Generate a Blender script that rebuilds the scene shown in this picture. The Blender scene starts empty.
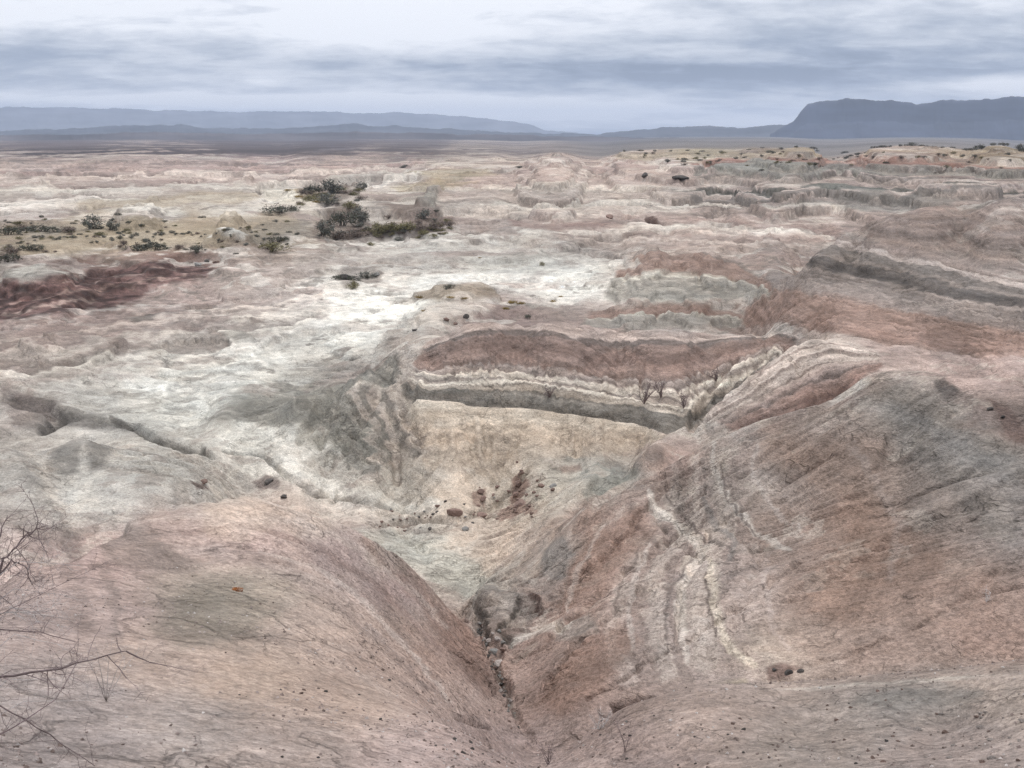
import bpy, math, random
import numpy as np
from mathutils import Vector

# ------------------------------------------------------------------ camera
scene = bpy.context.scene
FOC = 1000.0                      # focal length in pixels of a 1024 wide picture
HOR = 134.0                       # row of the true horizon
PITCH = math.atan((384 - HOR) / FOC)
EYE = 16.0                        # eye above the white valley floor
cam_d = bpy.data.cameras.new('camera')
cam = bpy.data.objects.new('camera', cam_d)
scene.collection.objects.link(cam)
cam.location = (0, 0, EYE)
cam.rotation_euler = (math.pi / 2 - PITCH, 0, 0)
cam_d.sensor_fit = 'HORIZONTAL'
cam_d.sensor_width = 36
cam_d.lens = 36 * FOC / 1024
cam_d.clip_start = 0.05
cam_d.clip_end = 90000
scene.camera = cam

scene.view_settings.view_transform = 'Standard'
scene.view_settings.look = 'None'
scene.view_settings.gamma = 1
scene.view_settings.exposure = 0.22
scene.cycles.use_denoising = True
scene.cycles.denoiser = 'OPENIMAGEDENOISE'
scene.cycles.denoising_input_passes = 'RGB_ALBEDO_NORMAL'
scene.cycles.denoising_prefilter = 'NONE'
scene.cycles.use_adaptive_sampling = True
scene.cycles.adaptive_threshold = 0.025
scene.cycles.max_bounces = 4
scene.cycles.diffuse_bounces = 2
scene.cycles.volume_bounces = 0
scene.render.resolution_x = 1024
scene.render.resolution_y = 768


def sl(c):
    """sRGB 0-255 to linear"""
    c = np.asarray(c, float) / 255.0
    return np.where(c <= 0.04045, c / 12.92, ((c + 0.055) / 1.055) ** 2.4)


# ------------------------------------------------------------------ world
SUN_EL, SUN_AZ = math.radians(58), math.radians(12)     # azimuth from +Y, negative = left
w = bpy.data.worlds.new('World')
scene.world = w
w.use_nodes = True
nt = w.node_tree
nt.nodes.clear()


class NT:
    def __init__(self, tree):
        self.t = tree

    def n(self, typ, **kw):
        nd = self.t.nodes.new(typ)
        for k, v in kw.items():
            setattr(nd, k, v)
        return nd

    def put(self, sock, v):
        if hasattr(v, 'is_output') or isinstance(v, bpy.types.NodeSocket):
            self.t.links.new(v, sock)
        else:
            sock.default_value = v

    def m(self, op, a, b=None, c=None, clamp=False):
        nd = self.n('ShaderNodeMath', operation=op)
        nd.use_clamp = clamp
        self.put(nd.inputs[0], a)
        if b is not None:
            self.put(nd.inputs[1], b)
        if c is not None:
            self.put(nd.inputs[2], c)
        return nd.outputs[0]

    def noise(self, vec, scale, detail=4, rough=0.55, dist=0.0):
        nd = self.n('ShaderNodeTexNoise')
        self.put(nd.inputs['Vector'], vec)
        nd.inputs['Scale'].default_value = scale
        nd.inputs['Detail'].default_value = detail
        nd.inputs['Roughness'].default_value = rough
        nd.inputs['Distortion'].default_value = dist
        return nd.outputs['Fac']

    def vmul(self, vec, s):
        nd = self.n('ShaderNodeVectorMath', operation='MULTIPLY')
        self.put(nd.inputs[0], vec)
        nd.inputs[1].default_value = s
        return nd.outputs[0]

    def rng(self, v, a, b, c=0.0, d=1.0, smooth=True):
        nd = self.n('ShaderNodeMapRange')
        nd.interpolation_type = 'SMOOTHSTEP' if smooth else 'LINEAR'
        self.put(nd.inputs[0], v)
        for i, x in zip((1, 2, 3, 4), (a, b, c, d)):
            self.put(nd.inputs[i], x)
        return nd.outputs[0]

    def mix(self, f, a, b, mode='MIX'):
        nd = self.n('ShaderNodeMix', data_type='RGBA', blend_type=mode)
        self.put(nd.inputs[0], f)
        self.put(nd.inputs[6], a)
        self.put(nd.inputs[7], b)
        return nd.outputs[2]

    def ramp(self, f, stops):
        nd = self.n('ShaderNodeValToRGB')
        self.put(nd.inputs[0], f)
        cr = nd.color_ramp
        while len(cr.elements) < len(stops):
            cr.elements.new(0.5)
        for e, (p, c) in zip(cr.elements, stops):
            e.position = p
            e.color = (*c, 1)
        return nd.outputs[0]


g = NT(nt)
tc = g.n('ShaderNodeTexCoord').outputs['Generated']
sep = g.n('ShaderNodeSeparateXYZ')
nt.links.new(tc, sep.inputs[0])
dx, dy, dz = sep.outputs
# the cloud deck is a flat layer: look up noise where the view direction meets it
zz = g.m('ADD', g.m('MAXIMUM', dz, 0.0), 0.16)
cmb = g.n('ShaderNodeCombineXYZ')
g.put(cmb.inputs[0], g.m('DIVIDE', dx, zz))
g.put(cmb.inputs[1], g.m('DIVIDE', dy, zz))
cmb.inputs[2].default_value = 3.7
P = cmb.outputs[0]
n1 = g.noise(g.vmul(P, (0.7, 1.0, 1)), 1.2, 6, 0.5, 0.4)
n2 = g.noise(g.vmul(P, (0.9, 1.2, 1)), 3.6, 6, 0.55, 0.4)
azs = g.m('ARCTAN2', dx, dy)                 # azimuth, 0 = +Y
el = g.m('ARCSINE', dz)


def lobe(a0, e0, wa, we):
    """smooth bright or dark patch of the cloud deck round a direction"""
    q = g.m('ADD', g.m('POWER', g.m('ABSOLUTE', g.m('DIVIDE', g.m('SUBTRACT', azs, a0), wa)), 2.0),
            g.m('POWER', g.m('ABSOLUTE', g.m('DIVIDE', g.m('SUBTRACT', el, e0), we)), 2.0))
    return g.m('POWER', 2.718, g.m('MULTIPLY', q, -1.0))


cov = g.m('ADD', g.m('MULTIPLY', n1, 0.62), g.m('MULTIPLY', n2, 0.38))
n3 = g.noise(g.vmul(P, (1.0, 1.25, 1)), 9.0, 5, 0.6, 0.6)
cov = g.m('ADD', g.m('MULTIPLY', cov, 0.86), g.m('MULTIPLY', n3, 0.14))
cov = g.rng(cov, 0.37, 0.63)
val = g.m('MULTIPLY_ADD', cov, 0.56, 0.155)
LOBES = [(-0.42, 0.125, 0.26, 0.035, 0.36), (-0.05, 0.130, 0.25, 0.03, 0.20), (-0.12, 0.098, 0.10, 0.022, 0.22),
         (-0.20, 0.030, 0.26, 0.0065, 1.15), (0.02, 0.0225, 0.15, 0.005, 0.8), (0.50, 0.040, 0.16, 0.007, 0.55),
         (0.20, 0.010, 0.24, 0.007, 0.5), (-0.235, 0.047, 0.022, 0.004, 0.35), (-0.30, 0.085, 0.40, 0.05, 0.12), (0.1, 0.14, 0.6, 0.035, 0.14),
         (0.05, 0.075, 0.20, 0.016, -0.06), (0.22, 0.052, 0.25, 0.024, -0.26), (-0.05, 0.060, 0.22, 0.014, -0.12), (-0.35, 0.068, 0.2, 0.012, -0.10),
         (-0.40, 0.055, 0.22, 0.016, -0.02), (0.40, 0.11, 0.25, 0.03, 0.12)]
for a0, e0, wa, we, s in LOBES:
    val = g.m('MULTIPLY_ADD', lobe(a0, e0, wa, we), s, val)
# overcast sky gets brighter towards the zenith
val = g.m('ADD', val, g.rng(el, 0.13, 0.9, 0.0, 0.55))
cloud = g.ramp(val, [(0.0, sl((120, 132, 153))), (0.20, sl((149, 160, 179))), (0.42, sl((184, 191, 204))),
                     (0.68, sl((217, 221, 230))), (0.9, sl((242, 244, 250)))])
gain = g.m('ADD', 1.0, g.rng(el, 0.14, 1.2, 0.0, 0.75))
vm = g.n('ShaderNodeVectorMath', operation='SCALE')
g.put(vm.inputs[0], cloud)
g.put(vm.inputs['Scale'], gain)
sky = g.n('ShaderNodeTexSky', sky_type='NISHITA')
sky.sun_disc = False
sky.sun_elevation = SUN_EL
sky.sun_rotation = SUN_AZ
bg1 = g.n('ShaderNodeBackground')
g.put(bg1.inputs[0], vm.outputs[0])
bg1.inputs[1].default_value = 1.0
bg2 = g.n('ShaderNodeBackground')
g.put(bg2.inputs[0], sky.outputs[0])
bg2.inputs[1].default_value = 0.08
mx = g.n('ShaderNodeMixShader')
mx.inputs[0].default_value = 0.94            # the overcast deck covers nearly all of the blue
g.put(mx.inputs[1], bg2.outputs[0])
g.put(mx.inputs[2], bg1.outputs[0])
out = g.n('ShaderNodeOutputWorld')
nt.links.new(mx.outputs[0], out.inputs[0])

sd = bpy.data.lights.new('sun', 'SUN')
sd.energy = 1.4
sd.angle = math.radians(12)
sd.color = (1.0, 0.965, 0.92)
sun = bpy.data.objects.new('sun', sd)
scene.collection.objects.link(sun)
sdir = Vector((math.sin(SUN_AZ) * math.cos(SUN_EL), math.cos(SUN_AZ) * math.cos(SUN_EL), math.sin(SUN_EL)))
sun.rotation_euler = sdir.to_track_quat('Z', 'Y').to_euler()

# ------------------------------------------------------------------ numeric helpers


def ray(u, v):
    """picture point -> azimuth, tangent of the angle below the horizontal"""
    x = (np.asarray(u, float) - 512) / FOC
    y = (384 - np.asarray(v, float)) / FOC
    X = x
    Y = math.cos(PITCH) + y * math.sin(PITCH)
    Z = -math.sin(PITCH) + y * math.cos(PITCH)
    return np.arctan2(X, Y), -Z / np.hypot(X, Y)


def project(X, Y, Z):
    Z = Z - EYE
    fw = Y * math.cos(PITCH) - Z * math.sin(PITCH)
    up = Y * math.sin(PITCH) + Z * math.cos(PITCH)
    fw = np.maximum(fw, 0.05)
    return 512 + FOC * X / fw, 384 - FOC * up / fw


def _hash(ix, iy, seed):
    h = (ix.astype(np.int64) * 374761393 + iy.astype(np.int64) * 668265263 + seed * 1274126177) & 0xFFFFFFFF
    h = ((h ^ (h >> 13)) * 1274126177) & 0xFFFFFFFF
    return ((h ^ (h >> 16)) & 0xFFFF).astype(np.float32) / 32767.5 - 1.0


def vnoise(x, y, seed=0):
    ix = np.floor(x)
    iy = np.floor(y)
    fx = (x - ix).astype(np.float32)
    fy = (y - iy).astype(np.float32)
    ux = fx * fx * fx * (fx * (fx * 6 - 15) + 10)
    uy = fy * fy * fy * (fy * (fy * 6 - 15) + 10)
    a = _hash(ix, iy, seed)
    b = _hash(ix + 1, iy, seed)
    c = _hash(ix, iy + 1, seed)
    d = _hash(ix + 1, iy + 1, seed)
    return (a + (b - a) * ux) * (1 - uy) + (c + (d - c) * ux) * uy


def fbm(x, y, seed=0, octs=4, gain=0.5):
    s = 0
    a = 1
    t = 0
    for i in range(octs):
        c, sn = math.cos(0.6 * i), math.sin(0.6 * i)
        s = s + a * vnoise((x * c - y * sn) * 2 ** i + 17.3 * i, (x * sn + y * c) * 2 ** i - 9.1 * i, seed + i)
        t += a
        a *= gain
    return s / t


def smooth(x, a, b):
    t = np.clip((x - a) / (b - a), 0, 1)
    return t * t * (3 - 2 * t)


def blur(A, k, axis):
    """box blur, k cells each side"""
    if k < 1:
        return A
    pad = [(0, 0), (0, 0)]
    pad[axis] = (k + 1, k)
    B = np.cumsum(np.pad(A, pad, mode='edge'), axis=axis, dtype=np.float64)
    n = A.shape[axis]
    if axis == 0:
        return (B[2 * k + 1:2 * k + 1 + n] - B[:n]) / (2 * k + 1)
    return (B[:, 2 * k + 1:2 * k + 1 + n] - B[:, :n]) / (2 * k + 1)


def blur2(A, k):
    return blur(blur(blur(blur(A, k, 0), k, 1), k, 0), k, 1)


# ------------------------------------------------------------------ terrain control points
# ('r', u, v, distance) seen points with their distance; ('z', u, v, height) seen points with their height
# ('h', u, distance, height) ground that the ridge in front hides
CTRL = [
    # near bench under the camera, left mound
    ('r', -60, 768, 4.3), ('r', 0, 768, 4.5), ('r', 130, 768, 4.6), ('r', 260, 768, 4.8), ('r', 400, 768, 5.2), ('r', 500, 768, 5.9),
    ('r', 0, 700, 5.9), ('r', 130, 700, 6.2), ('r', 260, 700, 6.6), ('r', 380, 712, 7.0), ('r', 470, 735, 7.4),
    ('r', -40, 650, 7.3), ('r', 60, 650, 7.6), ('r', 160, 650, 8.1), ('r', 270, 650, 8.7), ('r', 350, 670, 9.0), ('r', 420, 700, 9.4),
    ('r', 60, 600, 10.0), ('r', 150, 590, 10.8), ('r', 250, 600, 10.8), ('r', 330, 610, 11.4), ('r', 390, 640, 12.4), ('r', 450, 690, 12.2),
    ('r', 130, 545, 13.5), ('r', 200, 550, 13.8), ('r', 270, 550, 14.0), ('r', 350, 570, 15.0), ('r', 420, 610, 16.5), ('r', 465, 655, 15.8),
    ('r', 30, 565, 13.5), ('r', 70, 545, 15.0),
    ('h', 30, 18, 7.3), ('h', 200, 28, 3.5), ('h', 300, 29, 2.4), ('h', 60, 24, 4.9),
    # gully
    ('r', 525, 738, 13.2), ('r', 515, 702, 15.2), ('r', 502, 668, 17.6), ('r', 492, 642, 19.8), ('r', 482, 615, 22.4), ('r', 474, 592, 25.5),
    # bench bottom right
    ('r', 560, 768, 6.6), ('r', 650, 768, 5.9), ('r', 800, 768, 5.3), ('r', 940, 768, 5.2), ('r', 1080, 768, 5.2),
    ('r', 575, 748, 7.9), ('r', 800, 725, 6.9), ('r', 950, 725, 6.8),
    # right hill
    ('r', 640, 688, 13.8), ('r', 700, 675, 14.2), ('r', 760, 668, 14.2), ('r', 850, 662, 14.2), ('r', 950, 656, 14.2), ('r', 1040, 650, 14.2),
    ('r', 570, 700, 13.9), ('r', 640, 640, 15.8), ('r', 720, 620, 16.2), ('r', 800, 600, 16.6), ('r', 900, 600, 15.8), ('r', 1030, 590, 15.5),
    ('r', 545, 660, 16.9), ('r', 560, 620, 19.8), ('r', 620, 590, 20.0), ('r', 700, 560, 20.5), ('r', 800, 540, 20.0), ('r', 900, 520, 19.8), ('r', 1030, 500, 19.5),
    ('r', 530, 625, 21.0), ('r', 540, 590, 23.6), ('r', 600, 550, 24.0), ('r', 680, 510, 25.2), ('r', 780, 480, 24.2), ('r', 900, 450, 23.8), ('r', 1030, 440, 23.0),
    ('r', 508, 578, 26.6), ('r', 550, 540, 28.0), 
    ('h', 940, 40, 5.2), ('h', 1030, 40, 5.4),
    # small grey knoll and the rubble behind the gully
    ('r', 612, 468, 36.5), ('r', 585, 492, 34.0), ('r', 560, 515, 32.5), ('r', 650, 450, 36.5), ('h', 620, 40, 1.9),
    ('z', 490, 548, 2.0), ('z', 440, 560, 1.9), ('z', 400, 545, 1.5), ('z', 360, 530, 1.2), ('z', 510, 520, 1.6), ('z', 540, 490, 1.6), ('z', 460, 510, 0.9), ('z', 480, 475, 0.8), ('z', 420, 490, 0.4),
    # central amphitheatre
    ('z', 330, 474, 0.2), ('z', 400, 470, 0.4), ('z', 500, 460, 1.1), ('z', 580, 455, 1.5), ('z', 640, 445, 1.9),
    ('r', 410, 430, 46.6), ('r', 500, 425, 46.4), ('r', 590, 430, 45.4), ('r', 650, 432, 44.4),
    ('r', 410, 395, 49.6), ('r', 500, 400, 48.2), ('r', 600, 414, 46.9), ('r', 670, 428, 45.6),
    ('r', 410, 376, 51.4), ('r', 500, 386, 49.6), ('r', 600, 400, 48.4), ('r', 685, 417, 47.2),
    ('r', 420, 358, 54.0), ('r', 500, 366, 52.6), ('r', 600, 378, 51.6), ('r', 690, 394, 50.6),
    ('r', 440, 340, 57.0), ('r', 520, 345, 56.2), ('r', 620, 358, 55.4), ('r', 710, 372, 54.8), ('r', 770, 352, 59.0),
    ('r', 220, 416, 53.6), ('r', 300, 398, 53.0), ('r', 350, 378, 54.0), ('r', 400, 352, 57.0), ('r', 290, 440, 48.4), ('r', 350, 430, 48.6), ('r', 340, 405, 51.2), ('r', 380, 392, 51.6), ('r', 376, 440, 46.8),
    ('h', 300, 60, 0.4), ('h', 360, 62, 0.7),
    # banded lobe right of it
    ('r', 690, 436, 41.8), ('r', 740, 428, 40.8), 
    ('r', 760, 405, 42.4), ('r', 800, 375, 45.6), ('r', 850, 355, 48.6), ('r', 890, 362, 47.0), ('r', 843, 392, 42.2), ('r', 810, 398, 41.6),
    # right middle hill
    ('r', 780, 318, 66), ('r', 820, 300, 67), ('r', 830, 325, 58), ('r', 900, 335, 55), ('r', 960, 345, 52), ('r', 1040, 350, 50), ('r', 950, 366, 46.5), ('r', 1020, 372, 44.5),
    ('r', 800, 282, 77), ('r', 850, 262, 83), ('r', 900, 300, 65), ('r', 960, 300, 63), ('r', 1040, 310, 59), ('r', 900, 268, 78), ('r', 960, 272, 74), ('r', 1040, 282, 69),
    ('r', 960, 240, 86), ('r', 1040, 240, 84),
    # small hills behind the amphitheatre
    ('z', 610, 298, 0.6), ('z', 660, 302, 1.0), ('z', 720, 300, 1.6), ('r', 640, 272, 104), ('r', 700, 278, 101), ('r', 655, 251, 112), ('r', 710, 255, 108), ('r', 768, 283, 91), ('h', 660, 125, 1.4), ('h', 720, 122, 1.8),
    ('r', 640, 306, 86), ('r', 700, 309, 84), ('z', 590, 322, 0.6), ('z', 640, 324, 1.1), ('r', 760, 300, 84),
    # valley floor
    ('z', 250, 480, 0.5), ('z', 300, 500, 0.8), ('z', 200, 420, 0.3), ('z', 250, 380, 0.0), ('z', 150, 380, 0.2), ('z', 150, 350, 0.2), ('z', 350, 340, 0.0),
    ('z', 250, 320, 0.2), ('z', 400, 320, 0.2), ('z', 450, 305, 0.6), ('z', 500, 290, 0.1), ('z', 550, 300, 0.1), ('z', 550, 265, 0.0), ('z', 450, 260, 0.2), ('z', 600, 255, 0.2), ('z', 640, 235, 0.6), ('z', 730, 235, 1.2), ('z', 780, 255, 2.6),
    ('z', 350, 290, 0.2), ('z', 300, 270, 0.4), ('z', 400, 235, 0.3), ('z', 500, 225, 0.6), ('z', 600, 215, 1.0),
    # pale mounds on the left
    ('r', 80, 438, 43.5), ('r', 0, 447, 41.5), ('r', 150, 455, 42.0), ('r', 80, 480, 37.5), ('r', 0, 490, 35.5), ('r', 200, 480, 38.5), ('r', 130, 510, 33.5), ('r', 20, 530, 30.0), ('h', 80, 50, 1.1), ('h', 0, 50, 1.2),
    ('z', 0, 395, 1.6), ('z', 60, 385, 0.9), ('z', 40, 345, 0.9), ('z', 0, 330, 0.6), ('z', 100, 320, 0.3),
    # left middle ground
    ('z', 0, 300, 0.3), ('z', 100, 285, 0.2), ('z', 200, 275, 0.3), ('z', 0, 262, 1.4), ('z', 120, 255, 1.2), ('z', 0, 235, 2.2), ('z', 120, 232, 2.2), ('z', 230, 228, 2.4), ('z', 300, 235, 1.2), ('z', 60, 245, 1.8),
    ('z', 0, 215, 1.0), ('z', 100, 216, 1.4), ('z', 200, 212, 1.6), ('z', 270, 205, 0.2), ('z', 150, 200, 2.8), ('z', 250, 198, 1.8), ('z', 0, 195, 2.0), ('z', 320, 200, 0.2), ('z', 350, 225, 0.4),
    ('z', 0, 175, 2.0), ('z', 120, 172, 1.6), ('z', 250, 175, 1.0), ('z', 400, 185, 0.6), ('z', 500, 180, 0.8), ('z', 420, 200, 1.4), ('z', 330, 175, 1.0),
    # right background
    ('z', 600, 185, 0.8), ('z', 640, 200, 1.2), ('z', 700, 212, 1.6), ('z', 800, 215, 2.4), ('z', 720, 188, 2.0), ('z', 820, 195, 3.4), ('z', 900, 200, 4.0), ('z', 980, 195, 5.0), ('z', 1040, 190, 5.2),
    ('r', 720, 172, 310), ('r', 760, 164, 335), ('r', 860, 172, 290), ('r', 950, 170, 280), ('r', 1040, 168, 270),
    ('h', 720, 560, 6.0), ('h', 850, 540, 7.0), ('h', 1000, 520, 7.0), ('h', 600, 640, 1.0), ('h', 800, 700, 0.0), ('h', 1000, 700, 0.0), ('z', 500, 158, 0.5),
    # far plain
    ('z', 0, 158, 0.0), ('z', 150, 158, 0.0), ('z', 300, 158, 0.0), ('z', 400, 156, 0.0),
    ('h', 0, 1500, -4), ('h', 300, 1500, -5), ('h', 600, 1500, -8), ('h', 1000, 1500, -10),
    ('h', 0, 5000, -9), ('h', 512, 5000, -10), ('h', 1000, 5000, -12), ('h', 0, 20000, -10), ('h', 512, 20000, -10), ('h', 1024, 20000, -12),
]
# crest lines: (u, v, distance) along the crest, then how far the ground drops behind it (extra distance, drop)
CREST = [
    ([(556, 762, 7.6), (575, 745, 8.0), (620, 716, 8.4), (700, 697, 8.8), (780, 689, 8.8), (860, 684, 8.9), (940, 679, 9.0), (1060, 672, 9.3)], 34, [(0.7, 0.75), (2.0, 2.2)]),
    ([(70, 545, 14.6), (140, 517, 16.2), (200, 500, 17.0), (250, 497, 17.5), (300, 508, 18.0), (350, 526, 18.8), (400, 556, 20.0), (440, 594, 21.0), (458, 616, 21.0)], 30, [(1.6, 0.9), (5.0, 3.2)]),
    ([(585, 505, 29.2), (650, 475, 29.8), (700, 448, 29.8), (760, 420, 29.2), (830, 402, 29.0), (856, 385, 29.8), (880, 372, 30.0), (940, 374, 28.5), (1020, 388, 27.5), (1070, 392, 27.0)], 28, [(1.3, 0.7), (4.5, 2.4)]),
    ([(470, 322, 59.5), (500, 321, 60.0), (560, 325, 60.6), (640, 331, 62.0), (710, 335, 63.5), (750, 333, 64.0)], 24, [(1.8, 0.9), (5.5, 2.9), (12, 3.7)]),
    ([(686, 423, 43.0), (710, 405, 44.2), (740, 383, 45.8), (765, 363, 47.8), (797, 342, 50.4), (812, 338, 51.4)], 22, [(1.2, 0.6), (3.2, 1.5)]),
    ([(815, 252, 88), (835, 238, 94), (850, 229, 97), (880, 220, 99), (920, 212, 101), (960, 206, 103), (1010, 205, 102), (1070, 204, 100)], 26, [(2.5, 1.0), (9, 3.6), (30, 5.2)]),
    ([(560, 156, 520), (650, 153, 500), (720, 151, 470), (800, 149, 450), (880, 148, 430), (960, 147, 410), (1060, 146, 400)], 60, [(50, 1.6)]),
]
pa, pr, pz = [], [], []
for pts_, step_, hide_ in CREST:
    u0_, u1_ = pts_[0][0], pts_[-1][0]
    for u_ in np.linspace(u0_, u1_, max(2, int(round((u1_ - u0_) / step_)) + 1)):
        v_ = np.interp(u_, [q[0] for q in pts_], [q[1] for q in pts_])
        r_ = np.interp(u_, [q[0] for q in pts_], [q[2] for q in pts_])
        a_, t_ = ray(u_, v_)
        z_ = EYE - float(t_) * r_
        pa.append(float(a_)); pr.append(float(r_)); pz.append(z_)
        for dr_, dz_ in hide_:
            pa.append(float(a_)); pr.append(float(r_ + dr_)); pz.append(z_ - dz_)
for c in CTRL:
    if c[0] == 'h':
        a, _ = ray(c[1], 400)
        pa.append(float(a)); pr.append(c[2]); pz.append(c[3])
    else:
        a, t = ray(c[1], c[2])
        if c[0] == 'r':
            r = c[3]
            z = EYE - t * r
        else:
            z = c[3]
            r = (EYE - z) / t
        pa.append(float(a)); pr.append(float(r)); pz.append(float(z))
for a in (-0.8, -0.4, 0, 0.4, 0.8):      # ground under the camera
    pa.append(a); pr.append(1.0); pz.append(14.3)
    pa.append(a); pr.append(2.6); pz.append(13.5)
pa, pr, pz = map(np.array, (pa, pr, pz))


def Wof(r):
    return 16000.0 / (r + 10.0)


def tps(d2):
    return 0.5 * d2 * np.log(d2 + 1e-9)


cx = pa * 10.0
cy = Wof(pr) / 100.0
N = len(cx)
D2 = (cx[:, None] - cx) ** 2 + (cy[:, None] - cy) ** 2
K = tps(D2) + np.eye(N) * 0.004
Pm = np.stack([np.ones(N), cx, cy], 1)
A = np.block([[K, Pm], [Pm.T, np.zeros((3, 3))]])
sol = np.linalg.solve(A, np.concatenate([pz, np.zeros(3)]))


def base_height(az, r):
    """thin plate surface through the control points"""
    X = az * 10.0
    Y = Wof(r) / 100.0
    s = sol[N] + sol[N + 1] * X + sol[N + 2] * Y
    for i in range(N):
        d2 = (X - cx[i]) ** 2 + (Y - cy[i]) ** 2 + 1e-9
        s += (sol[i] * 0.5) * d2 * np.log(d2)
    return s


# ------------------------------------------------------------------ grid: rings round the viewpoint, fine where the view is
AZM = 0.62
az_f = np.linspace(-AZM, AZM, 1121)
az_l = -AZM - np.cumsum(np.linspace(0.004, 0.14, 36))
az_l = az_l[az_l > -math.pi + 0.05]
az = np.concatenate([[-math.pi], az_l[::-1], az_f, -az_l, [math.pi]])
lr = np.concatenate([np.arange(math.log(0.8), math.log(4.0), 0.02), np.arange(math.log(4.0), math.log(11), 0.0028), np.arange(math.log(11), math.log(68), 0.0018), np.arange(math.log(68), math.log(130), 0.0028),
                     np.arange(math.log(130), math.log(900), 0.0045), np.arange(math.log(900), math.log(15500), 0.014)])
rr = np.exp(lr)
NA, NR = len(az), len(rr)
AZc = np.clip(az, -0.66, 0.66)
# evaluate on every second node, then interpolate
ia = np.arange(0, NA, 2)
if ia[-1] != NA - 1:
    ia = np.append(ia, NA - 1)
ir = np.arange(0, NR, 2)
if ir[-1] != NR - 1:
    ir = np.append(ir, NR - 1)
RRs, AAs = np.meshgrid(rr[ir], AZc[ia], indexing='ij')
Zs = base_height(AAs, RRs)
Zt = np.empty((len(ir), NA))
for i in range(len(ir)):
    Zt[i] = np.interp(np.arange(NA), ia, Zs[i])
f = np.interp(np.arange(NR), ir, np.arange(len(ir)))
f0 = np.minimum(f.astype(int), len(ir) - 2)
ft = (f - f0)[:, None]
Z = Zt[f0] * (1 - ft) + Zt[f0 + 1] * ft
R2, A2 = np.meshgrid(rr, az, indexing='ij')
XX = R2 * np.sin(A2)
YY = R2 * np.cos(A2)
# behind and beside the viewpoint: the upland the photographer stands on
side = smooth(np.abs(A2), 0.8, 1.7)
up = 14.3 - 0.9 * smooth(R2, 2, 60) + 0.8 * fbm(XX / 30, YY / 30, 70, 3)
Z = Z * (1 - side) + up * side * (1 - smooth(R2, 300, 2500)) + Z * side * smooth(R2, 300, 2500)


def smooth_cols(Zi):
    Zi[:, 2:-2] = (Zi[:, :-4] + 2 * Zi[:, 1:-3] + 2 * Zi[:, 2:-2] + 2 * Zi[:, 3:-1] + Zi[:, 4:]) / 8
    return Zi


Z = smooth_cols(Z)
ZB = Z.copy()                       # bare shape, used to find where picture points meet the ground
PU, PV = project(XX, YY, ZB)
PU = np.where(np.abs(A2) < 1.2, PU, 5000).astype(np.float32)
PV = PV.astype(np.float32)


def hit(u, v, rmax=1e9, Zg=None, rmin=3.0):
    """where the view ray of a picture point meets the terrain: column, row"""
    Zg = ZB if Zg is None else Zg
    a, t = ray(u, v)
    j = int(np.argmin(np.abs(az - a)))
    zline = EYE - float(t) * rr
    col = Zg[:, j]
    ok = (col >= zline) & (rr > rmin) & (rr <= rmax)
    k = np.nonzero(ok)[0]
    if len(k):
        return j, int(k[0])
    ok = (rr > rmin) & (rr <= rmax)
    gap = np.where(ok, (zline - col) / rr, 1e9)
    return j, int(np.argmin(gap))


def seg_dist(px, py, pts, closed=False):
    d = np.full(px.shape, 1e9, np.float32)
    tt = np.zeros(px.shape, np.float32)
    n = len(pts)
    tot = n if closed else n - 1
    for i in range(tot):
        x0, y0 = pts[i]
        x1, y1 = pts[(i + 1) % n]
        ex, ey = x1 - x0, y1 - y0
        L = ex * ex + ey * ey + 1e-9
        t = np.clip(((px - x0) * ex + (py - y0) * ey) / L, 0, 1)
        dd = np.hypot(px - x0 - t * ex, py - y0 - t * ey)
        m = dd < d
        d[m] = dd[m]
        tt[m] = (i + t[m]) / max(tot, 1)
    return d, tt


def inside(px, py, pts):
    c = np.zeros(px.shape, bool)
    n = len(pts)
    for i in range(n):
        x0, y0 = pts[i]
        x1, y1 = pts[(i + 1) % n]
        if y0 == y1:
            continue
        m = ((y0 > py) != (y1 > py)) & (px < (x1 - x0) * (py - y0) / (y1 - y0) + x0)
        c ^= m
    return c


WN1 = fbm(PU / 22, PV / 9, 301, 4, 0.6).astype(np.float32)
WN2 = fbm(PU / 22, PV / 9, 401, 4, 0.6).astype(np.float32)


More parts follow.
